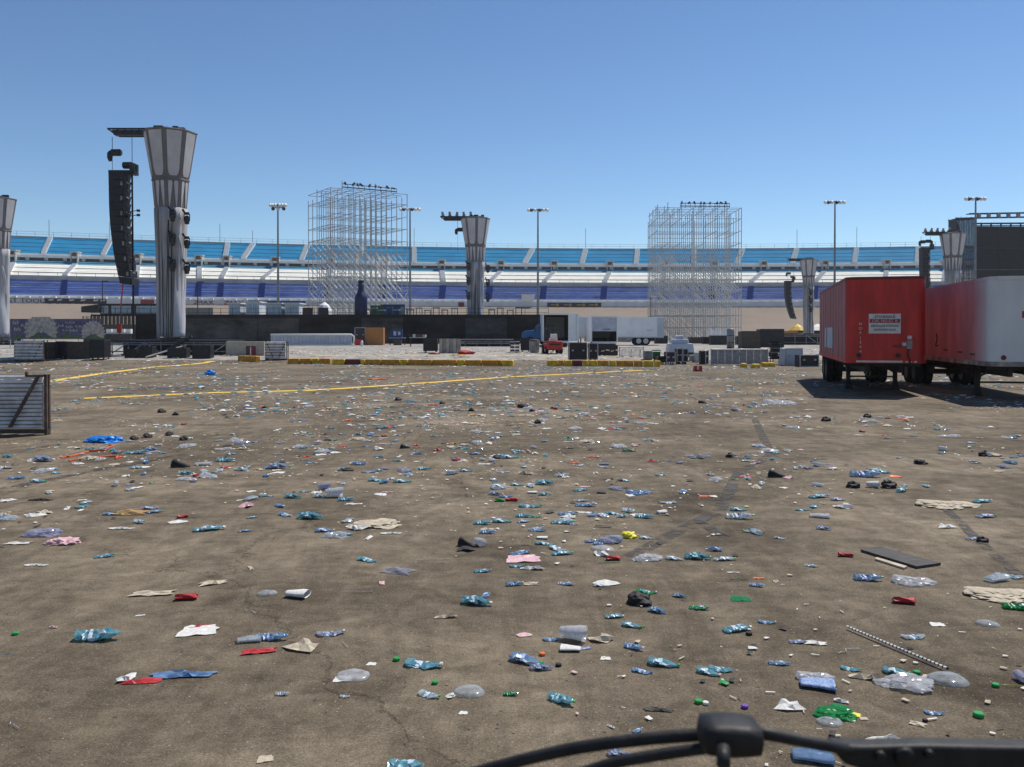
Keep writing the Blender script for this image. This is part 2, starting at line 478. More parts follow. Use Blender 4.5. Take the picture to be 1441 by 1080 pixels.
# painted yellow lines on the lot
def ground_line(name, pix, width, m, z=.006, sub=6):
    pts = []
    for (a, b) in zip(pix, pix[1:]):
        A, B = G(*a), G(*b)
        for k in range(sub): pts.append(A.lerp(B, k / sub))
    pts.append(G(*pix[-1]))
    mb = MB(); vs = []
    for k, p in enumerate(pts):
        d = (pts[min(k + 1, len(pts) - 1)] - pts[max(k - 1, 0)]).normalized()
        n = Vector((-d.y, d.x, 0)).normalized() * width / 2
        vs += [(p.x + n.x, p.y + n.y, terr(p.y + n.y) + z), (p.x - n.x, p.y - n.y, terr(p.y - n.y) + z)]
    mb.add(vs, [(2 * k, 2 * k + 1, 2 * k + 3, 2 * k + 2) for k in range(len(pts) - 1)])
    return structure(name, mb, m)
ground_line('yellow_line', [(55, 539), (150, 525), (215, 517), (300, 508.5)], .5, M['yellow_line'])
ground_line('yellow_line', [(118, 561), (300, 553), (430, 550), (483, 547), (600, 539), (713, 531), (913, 521)], .44, M['yellow_line'])
ground_line('yellow_line', [(430, 500.5), (560, 500.5), (720, 500.5), (930, 501.5)], .8, M['yellow_line'], z=.014)
# rubber tyre marks
ground_line('tyre_mark', [(1006, 722), (960, 745), (885, 785)], .16, M['skid'])
ground_line('tyre_mark', [(985, 735), (1020, 756)], .13, M['skid'], z=.010)
ground_line('tyre_mark', [(1330, 715), (1360, 745), (1400, 782), (1441, 815)], .10, M['skid'])
ground_line('tyre_mark', [(1062, 590), (1085, 640), (1040, 665), (1012, 720)], .16, M['skid'])
ground_line('tyre_mark', [(0, 690), (120, 665), (260, 640)], .2, M['skid'])

# ---- track bank and grandstand share one curved plan
xs_c = np.array([-190, -160, -128, -80, -25, 40, 115, 160, 230]); ys_c = np.array([172, 185, 197, 212, 228, 231, 226, 218, 203])
PC = np.polyfit(xs_c / 100, ys_c, 4)
XS = np.arange(-190, 231, 5.0)
PL = np.stack([XS, np.polyval(PC, XS / 100)], 1)
DV = np.gradient(PL, axis=0)
NM = np.stack([-DV[:, 1], DV[:, 0]], 1); NM /= np.linalg.norm(NM, axis=1)[:, None]
NM = NM * np.sign(NM[:, 1])[:, None]
def curve_pt(i, d, z):
    f = min(max(i, 0), len(XS) - 1.001); k = int(f); t = f - k
    p = PL[k] * (1 - t) + PL[k + 1] * t; n = NM[k] * (1 - t) + NM[k + 1] * t
    return Vector((p[0] + n[0] * d, p[1] + n[1] * d, z))
def idx_at(px, d):
    """index along the curve whose point at offset d lies on the viewing direction px"""
    lo, hi = 0.0, len(XS) - 1.001
    tgt = (px - CX) / FPX
    for _ in range(40):
        mid = (lo + hi) / 2
        p = curve_pt(mid, d, 0)
        # perspective depth along the pitched axis is close to y for these heights
        if p.x / (p.y * math.cos(PITCH)) < tgt: lo = mid
        else: hi = mid
    return lo
def ribbon(mb, secs, mi=0, i0=0.0, i1=None, step=1.0):
    """sheet swept along the curve; secs = [(d, z), ...] cross-section"""
    i1 = len(XS) - 1.001 if i1 is None else i1
    n = max(2, int(math.ceil((i1 - i0) / step)) + 1)
    vs, fs, k = [], [], len(secs)
    for j in range(n):
        f = i0 + (i1 - i0) * j / (n - 1)
        vs += [curve_pt(f, d, z) for d, z in secs]
    for j in range(n - 1):
        for s in range(k - 1): fs.append((j * k + s, (j + 1) * k + s, (j + 1) * k + s + 1, j * k + s + 1))
    mb.add(vs, fs, mi)
mb = MB(); ribbon(mb, [(-42, .72), (-30, 1.8), (-18, 4.3), (-6, 7.6), (-.3, 9.3)])
structure('race_track', mb, M['track'])

# ================================================================== GRANDSTAND
gs_base = curve_pt(len(XS) / 2, 0, 0)
GS = thing('grandstand', 'huge curved speedway grandstand with teal, white and blue seating bands', 'grandstand', gs_base)
def gbuild(mb, name, m, parent=GS, smooth=False):
    mb.v = [(x - gs_base.x, y - gs_base.y, z - gs_base.z) for x, y, z in mb.v] if parent is GS else mb.v
    return mb.build(name, m, parent, smooth)
def gb_sub(mb, name, m, parent):
    mb.v = [(x - gs_base.x, y - gs_base.y, z - gs_base.z) for x, y, z in mb.v]
    return mb.build(name, m, parent)
def tier(name, m, edge, d0, z0, d1, z1, n, ef=.22):
    """stepped tier: a sloped deck under n rows, each a sub-part"""
    mb = MB(); ribbon(mb, [(d0, z0 - .5), (d1, z1 - .5)])
    t = gbuild(mb, name, m)
    dd, dz = (d1 - d0) / n, (z1 - z0) / n
    for r in range(n):
        a, b, c, e = d0 + dd * r, z0 + dz * r, d0 + dd * (r + 1), z0 + dz * (r + 1)
        ef_ = ef * (2.0 if r % 3 == 1 else .55)
        q = MB()
        ribbon(q, [(a, b), (a + dd * .96, b + dz * (1 - ef_))], 0)
        ribbon(q, [(a + dd * .96, b + dz * (1 - ef_)), (c, e)], 1)
        gb_sub(q, 'seat_row', [m, edge], t)
    return t
tier('lower_tier', M['seat_blue'], M['alu_row'], 1.6, 11.0, 9.2, 15.3, 7, .20)
tier('middle_tier', M['seat_white'], M['concrete'], 11.4, 16.6, 18.6, 19.9, 7, .25)
tier('middle_upper_tier', M['seat_teal_pale'], M['seat_teal'], 18.9, 19.9, 20.8, 21.0, 3, .3)
tier('upper_tier', M['seat_teal'], M['seat_teal'], 22.4, 22.9, 32.0, 28.0, 12, .16)
mb = MB(); ribbon(mb, [(9.3, 15.0), (9.3, 16.3), (9.5, 16.3), (9.5, 15.6), (11.3, 15.8), (11.3, 16.6)]); gbuild(mb, 'cross_aisle', M['concrete'])
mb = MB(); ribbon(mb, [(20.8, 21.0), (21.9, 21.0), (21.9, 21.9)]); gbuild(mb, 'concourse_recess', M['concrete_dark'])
mb = MB(); ribbon(mb, [(21.0, 21.75), (20.9, 21.75), (20.9, 22.35), (22.4, 22.45), (22.4, 22.9)]); gbuild(mb, 'concourse_edge', M['white_paint'])
# pillars of the recess: short gaps of light
mb = MB()
for i in np.arange(0, len(XS) - 1, .8):
    p = curve_pt(i, 20.92, 21.4); mb.box(p, (.9, .25, .75))
gbuild(mb, 'concourse_blocks', M['concrete'])['kind'] = 'stuff'
mb = MB(); ribbon(mb, [(32.0, 28.0), (32.0, 28.35), (32.4, 28.35), (34, 20), (36, 0)]); gbuild(mb, 'rear_wall', M['concrete'])
# top rail and cross-aisle fence
def railing(name, d, z, h, pitch, rp, m, rails=(1.0, .5)):
    mb = MB()
    idx = np.arange(0, len(XS) - 1.01, pitch)
    for i in idx: mb.tube(curve_pt(i, d, z), curve_pt(i, d, z + h), rp, 4)
    for rr in rails:
        for i in np.arange(0, len(XS) - 2, 1.0): mb.tube(curve_pt(i, d, z + h * rr), curve_pt(i + 1, d, z + h * rr), rp * .8, 4, cap=False)
    gbuild(mb, name, m)
railing('top_railing', 32.1, 28.3, 1.3, .8, .045, M['pole'])
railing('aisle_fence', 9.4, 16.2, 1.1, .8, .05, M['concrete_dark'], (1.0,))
for px, h in ((70, 5), (155, 5), (310, 5.5), (356, 4), (583, 6), (824, 6.5), (1121, 6), (1205, 6.5)):
    mb = MB(); i = idx_at(px, 32.2); mb.tube(curve_pt(i, 32.2, 28), curve_pt(i, 32.2, 28 + h), .07, 5); gbuild(mb, 'flag_pole', M['pole'])
# aisle stairs
def stairs(name, pxa, da, za, pxb, db, zb, wpx, m, n=9, lift=.25):
    ia, ib = idx_at(pxa, da), idx_at(pxb, db)
    wi = (idx_at(pxa + wpx / 2, da) - idx_at(pxa - wpx / 2, da)) / 2
    mb = MB()
    for k in range(n):
        t0, t1 = k / n, (k + 1) / n
        d0, d1 = da + (db - da) * t0, da + (db - da) * t1
        z1 = za + (zb - za) * t1 + lift
        c0, c1 = ia + (ib - ia) * t0, ia + (ib - ia) * t1
        q = [curve_pt(c0 - wi, d0, z1), curve_pt(c0 + wi, d0, z1), curve_pt(c1 + wi, d1, z1), curve_pt(c1 - wi, d1, z1)]
        mb.slab([p - Vector((0, 0, 1.0)) for p in q], (0, 0, 1.0))
    gbuild(mb, name, m)
for a, b in ((62, 72), (146, 157), (232, 240), (317, 321), (343, 357), (425, 433), (505, 510), (583, 583), (660, 668), (739, 750), (819, 824), (895, 897), (976, 977), (1037, 1045), (1115, 1121), (1202, 1205), (1290, 1291), (1375, 1376)):
    stairs('aisle_stair', a, 22.4, 22.9, b, 31.8, 28.0, 7, M['white_paint'])
VOM = [(20, 12), (107, 92), (195, 193), (281, 281), (320, 312), (388, 370), (466, 462), (543, 540), (622, 624), (705, 690), (780, 766), (858, 851), (935, 932), (1005, 1003), (1074, 1057), (1160, 1148), (1247, 1245), (1330, 1328), (1412, 1410)]
for a, b in VOM:
    stairs('aisle_stair', b, 11.4, 16.6, a, 19.0, 20.0, 7, M['white_paint'])
    stairs('aisle_stair', b - 2, 1.6, 11.0, b, 9.2, 15.3, 8, M['seat_blue_aisle'], lift=.12)
    # stairwell hut where the stair meets the concourse
    i = idx_at(a, 21); p = curve_pt(i, 21.3, 20.1)
    mb = MB()
    for s in (-1, 1): mb.box(p + Vector((s * .85, 0, 1.6)), (.25, 2.0, 3.2))
    mb.box(p + Vector((0, 0, 3.3)), (2.2, 2.2, .25)); mb.box(p + Vector((0, .8, 1.6)), (1.4, .2, 3.1), mi=1)
    gbuild(mb, 'stairwell_hut', [M['concrete'], M['beige']])
# retaining wall with its row of bumps, signs
mb = MB(); ribbon(mb, [(-.3, 9.0), (-.3, 10.55), (.5, 10.55), (1.4, 10.6), (1.4, 11.3)]); gbuild(mb, 'retaining_wall', M['wall_white'])
mb = MB()
for i in np.arange(0, len(XS) - 1, .52): mb.box(curve_pt(i, .0, 10.75), (1.1, .5, .42))
gbuild(mb, 'wall_top_block', M['white_paint'])['kind'] = 'stuff'
def wall_sign(name, px0, px1, z0, z1, m, d=-.38):
    a, b = idx_at(px0, d), idx_at(px1, d)
    mb = MB(); ribbon(mb, [(d, z0), (d, z1), (d + .06, z1), (d + .06, z0), (d, z0)], 0, a, b)
    return gbuild(mb, name, m)
def wall_text(body, px, z, size, m, sx=1.0, d=-.46):
    i = idx_at(px, d); p = curve_pt(i, d, z) - gs_base
    q, q2 = curve_pt(i - .5, d, 0), curve_pt(i + .5, d, 0)
    rz = math.atan2(q2.y - q.y, q2.x - q.x)
    return text('lettering', body, size, m, GS, p, (R(90), 0, rz), sx=sx, ext=.02)
wall_sign('wall_sign', 12, 61, 9.15, 10.45, M['sign_white']); wall_text('ST TOOLS', 40, 9.8, 1.35, M['ink'], 1.35)
wall_sign('wall_sign', 63, 150, 9.15, 10.45, M['ink'])
for k, px in enumerate((70, 82, 99, 115, 133, 143)):
    i = idx_at(px, -.42); mb = MB(); c = curve_pt(i, -.42, 9.9)
    mb.slab([c + Vector((-.9 + .1 * k, 0, -.1)), c + Vector((.8, 0, .05)), c + Vector((1.1, 0, .38)), c + Vector((-.4, 0, .33))], (0, -.03, 0)); gbuild(mb, 'sign_mark', M['sign_white'])
wall_sign('wall_sign', 198, 217, 9.2, 10.4, M['sign_red'])
wall_sign('wall_sign', 262, 345, 9.15, 10.45, M['sign_white'])
for px in (285, 327):
    wall_text('Z', px - 9, 9.8, 1.35, M['sign_red'], 1.4); wall_text('MAX', px + 4, 9.8, 1.35, M['ink'], 1.4)
wall_sign('wall_sign', 350, 430, 9.15, 10.45, M['sign_blue'])
wall_sign('wall_sign', 770, 846, 9.2, 10.4, M['ink'])
for px in (780, 798, 817, 835):
    i = idx_at(px, -.42); c = curve_pt(i, -.42, 9.8); mb = MB()
    mb.slab([c + Vector((-1.3, 0, -.12)), c + Vector((.3, 0, -.12)), c + Vector((.3, 0, .14)), c + Vector((-1.0, 0, .14))], (0, -.03, 0))
    mb.lathe([(.42, -.03), (.42, 0), (.22, 0)], 10, c + Vector((.85, 0, 0)), 'y'); gbuild(mb, 'sign_mark', M['sign_gold'])
wall_sign('wall_sign', 645, 653, 9.1, 10.4, M['red_dark'])
# white camera hut on the wall
p = curve_pt(idx_at(743, .3), .3, 11.3); mb = MB(); mb.box(p + Vector((0, 0, .3)), (3.4, 1.6, 1.7)); mb.box(p + Vector((0, -.1, 1.25)), (3.7, 2.0, .2)); gbuild(mb, 'camera_hut', M['white_paint'])
# small brackets hanging under the wall lip
mb = MB()
for i in np.arange(2, len(XS) - 1, 2.1):
    p = curve_pt(i, -.5, 9.0); mb.tube(p, p + Vector((-.5, -.2, -.7)), .07, 4)
gbuild(mb, 'drain_bracket', M['concrete_dark'])['kind'] = 'stuff'

# ================================================================== FLOODLIGHT MASTS
def floodlight(px, ytop, Y, label, rows=1, spread=1.0):
    top = at(px, ytop, Y); z0 = terr(min(Y, 150))
    t = thing('floodlight_mast', label, 'floodlight', (top.x, Y, z0), 0, 'floodlight masts round the track')
    h = top.z - z0
    mb = MB(); mb.tube((0, 0, 0), (0, 0, h), .26, 8, .13); mb.build('pole', M['pole'], t)
    k = Y / FPX
    arm = MB(); arm.box((0, 0, h), (27 * k * spread, .16, .16))
    if rows > 1: arm.box((0, 0, h - 4.5 * k), (18 * k, .16, .16)); 
    arm.build('crossarm', M['pole'], t)
    slots = [(dx * spread, 0) for dx in (-13, -9, -4, 3, 8, 13)] + ([(-7, -5), (0, -5), (8, -5)] if rows > 1 else [])
    for dx, dz in slots:
        lm = MB(); lm.lathe([(.10, -.25), (.22, -.1), (.33, .18), (.33, .25)], 10, (dx * k, -.1, h + dz * k - .12), 'y')
        lm.add([(dx * k + .3 * math.cos(a), -.1 + .26, h + dz * k - .12 + .3 * math.sin(a)) for a in np.linspace(0, 2 * math.pi, 10, endpoint=False)], [tuple(range(10))], 1)
        lm.build('lamp', [M['white_paint'] if (dx + dz) % 3 else M['dark_metal'], M['lamp_glass']], t)
floodlight(391, 288, 150, 'double-row floodlight mast standing between the big grey tower and left scaffold', 2, .8)
floodlight(577, 294, 160, 'floodlight mast rising behind the right edge of the left scaffold')
floodlight(757, 295, 160, 'floodlight mast standing alone in the open middle of the stands')
floodlight(1175, 284, 150, 'tall floodlight mast just left behind the red trailer')
floodlight(1373, 279, 140, 'floodlight mast in front of the black video screen')
# slim lamp posts lower down by the wall
for px, yt, Y, lab in ((916, 417, 150, 'short thin lamp post behind the long white semi trailer'), (144, 396, 140, 'thin dark lamp post just left of the hanging speaker column'), (278, 397, 140, 'thin dark lamp post right beside the big grey tower')):
    tp = at(px, yt, Y); t = thing('lamp_post', lab, 'lamp post', (tp.x, Y, .7), 0)
    mb = MB(); mb.tube((0, 0, 0), (0, 0, tp.z - .7), .1, 6, .07); mb.build('pole', M['dark_metal'], t)
    mb = MB(); mb.box((.5, 0, tp.z - .75), (1.1, .35, .22)); mb.build('lamp_head', M['white_paint'] if px == 916 else M['dark_metal'], t)

# ================================================================== SCAFFOLD TOWERS
def scaffold(label, corner, ux, uy, nx, ny, h, lift, top_lights):
    """standards, ledgers and braces; ux / uy are the bay vectors"""
    c = Vector(corner); ux, uy = Vector((*ux, 0)), Vector((*uy, 0))
    t = thing('scaffold_tower', label, 'scaffold', c, 0)
    r = .07
    sm = MB(); sm.tube((0, 0, 0), (0, 0, h), r, 5); me = sm.mesh('standard', M['steel'])
    for i in range(nx + 1):
        for j in range(ny + 1): link('standard', me, t, ux * i + uy * j).scale = (1, 1, rnd.choice((.96, .985, 1, 1, 1.0, 1.02, 1.05)))
    nl = int(h / lift)
    lx = MB(); lx.tube((0, 0, 0), ux * nx, r * .75, 4); mlx = lx.mesh('ledger', M['steel'])
    ly = MB(); ly.tube((0, 0, 0), uy * ny, r * .8, 4); mly = ly.mesh('ledger', M['steel'])
    for k in range(nl + 1):
        z = min(h - .05, .3 + k * lift)
        for j in range(ny + 1):
            if k < nl * .6 or rnd.random() < .8: link('ledger', mlx, t, uy * j + Vector((0, 0, z)))
        for i in range(nx + 1):
            if k < nl * .6 or rnd.random() < .75: link('ledger', mly, t, ux * i + Vector((0, 0, z + .06)))
    bx = MB(); bx.tube((0, 0, lift), ux, r * 1.15, 4); mbx = bx.mesh('brace', M['white_paint'])
    by = MB(); by.tube((0, 0, lift), uy, r * .75, 4); mby = by.mesh('brace', M['white_paint'])
    n = 0
    for k in range(nl):
        for i in range(nx):
            for j in range(ny + 1):
                if (k < nl * .62 and rnd.random() < .75) or rnd.random() < .04:
                    if n < 300: link('brace', mbx, t, ux * i + uy * j + Vector((0, .05, .3 + k * lift))); n += 1
        for i in range(nx + 1):
            for j in range(ny):
                if rnd.random() < (.22 if k < nl * .6 else .06) and n < 300:
                    link('brace', mby, t, ux * i + uy * j + Vector((.05, 0, .3 + k * lift))); n += 1
    # a walkway deck two thirds up and a dark lighting truss on top
    a, b, jj = top_lights
    tr = MB()
    p, q = ux * a + uy * jj + Vector((0, 0, h + .25)), ux * b + uy * jj + Vector((0, 0, h + .25))
    tr.tube(p, q, .09, 5); tr.tube(p + Vector((0, 0, .5)), q + Vector((0, 0, .5)), .07, 5)
    for k in range(11):
        f = p.lerp(q, k / 10); tr.tube(f + Vector((0, 0, -.3)), f + Vector((0, 0, .5)), .05, 4)
    tr.build('lighting_truss', M['dark_metal'], t)
    for k in range(9):
        f = p.lerp(q, (k + .5) / 9 + rnd.uniform(-.03, .03))
        lm = MB(); a_ = f + Vector((0, 0, .55)); dr = Vector((rnd.uniform(-.4, .4), -.2, rnd.uniform(.0, .25)))
        lm.tube(a_ - dr * .4, a_ + dr, .12, 7, .18); lm.box(a_ - Vector((0, 0, .1)), (.22, .22, .2)); lm.build('floodlight', M['dark'], t)
    return t
scaffold('tall see-through scaffold tower behind the navy bottle, left of the middle speaker tower', at(466, 484, 135).xy.to_3d() + Vector((0, 0, .7)), (1.61, .93), (-1.08, 1.56), 7, 5, 24.4, 2.03, (1.0, 6, 0))
scaffold('tall see-through scaffold tower behind the long white semi trailer', at(925, 484, 148).xy.to_3d() + Vector((0, 0, .7)), (2.1, .09), (.05, 2.0), 7, 6, 23.2, 2.1, (1.9, 6, 0))
# ================================================================== SPEAKER TOWERS
def octa(r, z, ph=R(-82), n=8):
    return [Vector((r * math.cos(ph + 2 * math.pi * k / n), r * math.sin(ph + 2 * math.pi * k / n), z)) for k in range(n)]
def speaker_tower(label, px, Y, ztop=17.7, zdeck=1.5, beam_lamps=False):
    c = at(px, 470, Y); g = terr(Y)
    t = thing('speaker_tower', label, 'tower', (c.x, Y, g), 0, 'fabric-clad speaker towers')
    zt, zm, zl, zd = ztop - g, ztop - g - 3.75, ztop - g - 5.9, zdeck - g
    rt, rm, rl, rb = 2.0, 1.38, 1.2, 1.02
    mb = MB(); A, B, C = octa(rt, zt), octa(rm, zm), octa(rl, zl)
    mb.add(A + B + C, [(k, (k + 1) % 8, 8 + (k + 1) % 8, 8 + k) for k in range(8)] + [(8 + k, 8 + (k + 1) % 8, 16 + (k + 1) % 8, 16 + k) for k in range(8)] + [tuple(range(8))])
    mb.build('funnel_frame', M['fabric_dark'], t)
    for ring, r_ in ((A, .07), ([q * 1.003 for q in B], .08)):
        hoop = MB(); rg = list(ring)
        for k in range(8): hoop.tube(rg[k], rg[(k + 1) % 8], r_, 5)
        hoop.build('hoop', M['fabric_dark'], t)
    for k in range(8):
        a0, a1, b0, b1, c0, c1 = A[k], A[(k + 1) % 8], B[k], B[(k + 1) % 8], C[k], C[(k + 1) % 8]
        nrm = (a1 - a0).cross(b0 - a0).normalized()
        if nrm.x * (a0 + a1).x + nrm.y * (a0 + a1).y < 0: nrm = -nrm
        def P(u, v): return a0.lerp(a1, u).lerp(b0.lerp(b1, u), v) + nrm * .05
        poly = [P(.13, .03), P(.87, .03), P(.86, .80), P(.82, .88), P(.72, .93), P(.28, .93), P(.18, .88), P(.14, .80)]
        pm = MB(); pm.slab(poly, -nrm * .03); pm.build('fabric_panel', M['fabric_panel'], t)
        n2 = (b1 - b0).cross(c0 - b0).normalized()
        if n2.x * (b0 + b1).x + n2.y * (b0 + b1).y < 0: n2 = -n2
        def Q(u, v): return b0.lerp(b1, u).lerp(c0.lerp(c1, u), v) + n2 * .05
        for u0, u1, ut in ((.14, .44, .22), (.56, .86, .78)):
            pm = MB(); pm.slab([Q(u0 + .04, .06), Q(u1 - .04, .06), Q(u1, .14), Q((u1 + ut) / 2 + .03, .55), Q(ut + .03, .98), Q(ut - .03, .98), Q((u0 + ut) / 2 - .03, .55), Q(u0, .14)], -n2 * .03); pm.build('fabric_sliver', M['fabric_panel'], t)
    # trunk wrapped in creased cloth
    rr = random.Random(px)
    ph = [rr.uniform(0, 6) for _ in range(6)]
    def fold(k, i, n=48):
        a = 2 * math.pi * i / n
        return 1 + .045 * math.sin(5 * a + ph[0] + k * .12) + .036 * math.sin(11 * a + ph[1] - k * .2) + .02 * math.sin(19 * a + ph[2] + k * .35)
    tm = MB(); tm.lathe([(rb + (rl - rb) * (j / 12) ** 2, zd + (zl - zd) * j / 12) for j in range(13)], 48, rfun=fold)
    tm.build('trunk', M['fabric_trunk'], t, smooth=True)
    sm = MB()
    for a in (R(-115), R(-62)):
        for rr2 in ((rb * 1.05, zd + .05, rl * 1.05, zl),):
            sm.tube((rr2[0] * math.cos(a), rr2[0] * math.sin(a), rr2[1]), (rr2[2] * math.cos(a), rr2[2] * math.sin(a), rr2[3]), .055, 5)
    sm.build('seam_tube', M['fabric_dark'], t)
    for q in range(4):
        a0 = R(rr.uniform(-100, -66)); pts = []
        for j in range(8):
            f = j / 7; a0 += rr.uniform(-.05, .05); r_ = rb * 1.13
            pts.append((r_ * math.cos(a0), r_ * math.sin(a0), zl - 1.0 - (zl - 1.0 - zd) * f))
        cb = MB(); cb.path(pts, .028, 5); cb.build('power_cable', M['dark'], t)
    cl = MB(); n, m = 9, 16; vs = []
    for j in range(m):
        f = j / (m - 1); z = zd + .1 + (zl - zd - 2.2) * f
        wdt = .25 + .75 * math.sin(math.pi * min(1, (1 - f) * 1.6) / 2) * (1 + .15 * math.sin(9 * f))
        for i in range(n):
            a = R(-62 + 58 * wdt * i / (n - 1) + 10 * f)
            r_ = rb * 1.1 + .06 * math.sin(3.1 * i + 7 * f) + .08 * math.sin(5 * f + i * .4)
            vs.append((r_ * math.cos(a), r_ * math.sin(a), z))
    cl.add(vs, [(j * n + i, j * n + i + 1, (j + 1) * n + i + 1, (j + 1) * n + i) for j in range(m - 1) for i in range(n - 1)])
    o = cl.build('loose_cloth', M['fabric_pale'], t, smooth=True); s = o.modifiers.new('solid', 'SOLIDIFY'); s.thickness = .03
    # top plate and cantilever beam
    tp = MB(); tp.lathe([(1.55, zt), (1.6, zt + .12), (1.2, zt + .2)], 8, phase=R(-82))
    for k in range(7): tp.box((rr.uniform(-.9, 1.1), rr.uniform(-.8, .8), zt + .3), (rr.uniform(.2, .7), .3, rr.uniform(.2, .45)))
    tp.build('top_plate', M['dark_metal'], t)
    bm_ = MB()
    for y in (-.35, .35):
        bm_.b2((-4.75, y - .06, zt + .22), (1.0, y + .06, zt + .34)); bm_.b2((-4.15, y - .06, zt - .22), (1.0, y + .06, zt - .1))
        for k in range(9): bm_.tube((-4.2 + k * .55, y, zt - .15), (-3.9 + k * .55, y, zt + .28), .05, 4)
        bm_.tube((-4.75, y, zt + .28), (-4.15, y, zt - .15), .06, 4)
    bm_.b2((-4.3, -.33, zt - .18), (.9, .33, zt + .2), 0)
    bm_.build('cantilever_beam', M['dark_metal'], t)
    if beam_lamps:
        for k in range(5):
            q = MB(); x = -4.4 + k * .95; q.box((x, 0, zt + .5), (.4, .3, .25)); q.tube((x, 0, zt + .6), (x + rr.uniform(-.1, .1), -.1, zt + .95), .14, 7, .18); q.build('work_lamp', M['rust_alu'], t)
    return t, c.x, Y, g, zt + g
def hoist(label, x, Y, ztop, zm, zbot, hook=1):
    t = thing('chain_hoist', label, 'hoist', (x, Y, zm), 0, 'chain hoists hanging from the tower beams')
    mb = MB(); mb.tube((0, 0, .3), (0, 0, ztop - zm), .025, 5); mb.build('chain', M['dark'], t)
    mb = MB(); mb.lathe([(.16, -.42), (.27, -.36), (.28, .3), (.18, .4)], 9, (hook * .32, 0, .25), 'x'); mb.box((hook * .3, 0, .25), (.7, .36, .42)); mb.build('motor', M['dark'], t)
    mb = MB(); mb.path([(hook * -.05, 0, .3), (-.18 * hook, 0, .15), (-.2 * hook, 0, -.15), (-.16 * hook, 0, -.42)], [.2, .22, .21, .13], 7); mb.build('chain_bag', M['dark'], t)
    mb = MB(); mb.tube((0, 0, .1), (0, 0, zbot - zm), .02, 4); mb.build('hook_line', M['dark'], t)
def line_array(label, x, Y, ztop, zbot, n, wdt=1.25, sway=.75):
    t = thing('line_array', label, 'speakers', (x, Y, zbot), 0, 'hanging speaker columns')
    H = ztop - zbot; h = H / n
    mb = MB(); mb.b2((-wdt / 2 - .05, -.55, H), (wdt / 2 + .55, -.43, H + .18)); mb.b2((-wdt / 2 - .05, .43, H), (wdt / 2 + .55, .55, H + .18)); mb.b2((-wdt / 2, -.43, H + .02), (-wdt / 2 + .15, .43, H + .16)); mb.b2((wdt / 2 + .3, -.43, H - .1), (wdt / 2 + .65, .43, H + .75)); mb.build('fly_frame', M['dark_metal'], t)
    me = []
    for k in range(n):
        f0, f1 = k / n, (k + 1) / n
        off = lambda f: sway * (max(0, f - .25) / .75) ** 2
        wd = lambda f: wdt * (1 - .16 * f)
        z0, z1 = H * (1 - f0), H * (1 - f1)
        tilt = .32 * (f0 ** 2)
        a = [Vector((-wd(f0) / 2 + off(f0), 0, z0 + .0)), Vector((wd(f0) / 2 + off(f0), 0, z0 - tilt * .5 - .01)), Vector((wd(f0) / 2 - .12 + off(f1), 0, z1 + .03 - tilt * .5)), Vector((-wd(f1) / 2 + off(f1), 0, z1 + .012))]
        mb = MB(); mb.slab([p + Vector((0, -.62, 0)) for p in a], (0, 1.24, 0))
        o = mb.build('speaker_cabinet', M['dark'], t)
        q = MB()
        for y in (-.64, .6): q.box((a[1].x - .22, y, (a[1].z + a[2].z) / 2), (.16, .04, h * .55))
        q.box((a[1].x - .01, 0, a[1].z - .14), (.05, .5, .12)); q.build('rigging_bracket', M['rust_alu'] if k % 2 else M['dark_metal'], o)
def moving_head(label, p, face=0.0, size=.75):
    t = thing('moving_head_light', label, 'stage light', p, face, 'moving head lights clamped to the towers')
    s = size
    mb = MB(); mb.box((0, .0, .55 * s), (.5 * s, .45 * s, .25 * s)); mb.tube((0, .1, .6 * s), (0, .75 * s, .7 * s), .05 * s, 5); mb.build('base', M['dark'], t)
    for q in (-1, 1): mb = MB(); mb.box((q * .28 * s, 0, .12 * s), (.09 * s, .24 * s, .75 * s)); mb.build('yoke_arm', M['dark'], t)
    mb = MB(); mb.lathe([(.12 * s, -.62 * s), (.25 * s, -.55 * s), (.27 * s, -.1 * s), (.24 * s, .18 * s), (.14 * s, .32 * s)], 10); mb.build('head', M['dark_metal'], t)
    mb = MB(); mb.tube((-.2 * s, .3 * s, .62 * s), (-.42 * s, -.05 * s, .95 * s), .1 * s, 6, .13 * s); mb.build('clamp', M['dark'], t)
def platform(label, x, Y, wdt, dep, z, group='low steel stage platforms', extra=True, seed=1):
    g = terr(Y); t = thing('stage_platform', label, 'platform', (x, Y, g), 0, group); z -= g
    rr = random.Random(seed)
    nb = max(3, int(wdt / 1.22))
    for i in range(nb):
        mb = MB(); w1 = wdt / nb; mb.box((-wdt / 2 + w1 * (i + .5), dep / 2, z - .06), (w1 - .03, dep, .1)); mb.build('deck_panel', M['dark_metal'], t)
    for i in range(nb + 1):
        for y in (.1, dep - .1):
            mb = MB(); xx = -wdt / 2 + wdt * i / nb * .98 + .05; mb.tube((xx, y, 0), (xx, y, z - .12), .045, 5); mb.build('leg', M['rust_alu'], t)
    mb = MB()
    for zz in (z - .2, z - .35): mb.tube((-wdt / 2, .04, zz), (wdt / 2, .04, zz), .05, 5)
    mb.tube((-wdt / 2, .04, .3), (wdt / 2, .04, .3), .045, 5); mb.build('front_rail', M['rust_alu'], t)
    if extra:
        for i in range(nb):
            if rr.random() < .7:
                a = -wdt / 2 + wdt * i / nb; b = a + wdt / nb
                if rr.random() < .5: a, b = b, a
                mb = MB(); mb.tube((a, .12, .15), (b, .12, z - .2), .04, 5); mb.build('brace', M['steel'], t)
    mb = MB(); mb.b2((-wdt / 2 + .3, min(dep - .4, 1.4), 0), (wdt / 2 - .3, min(dep - .3, 1.5), z - .13)); mb.build('skirt', M['dark'], t)
    return t

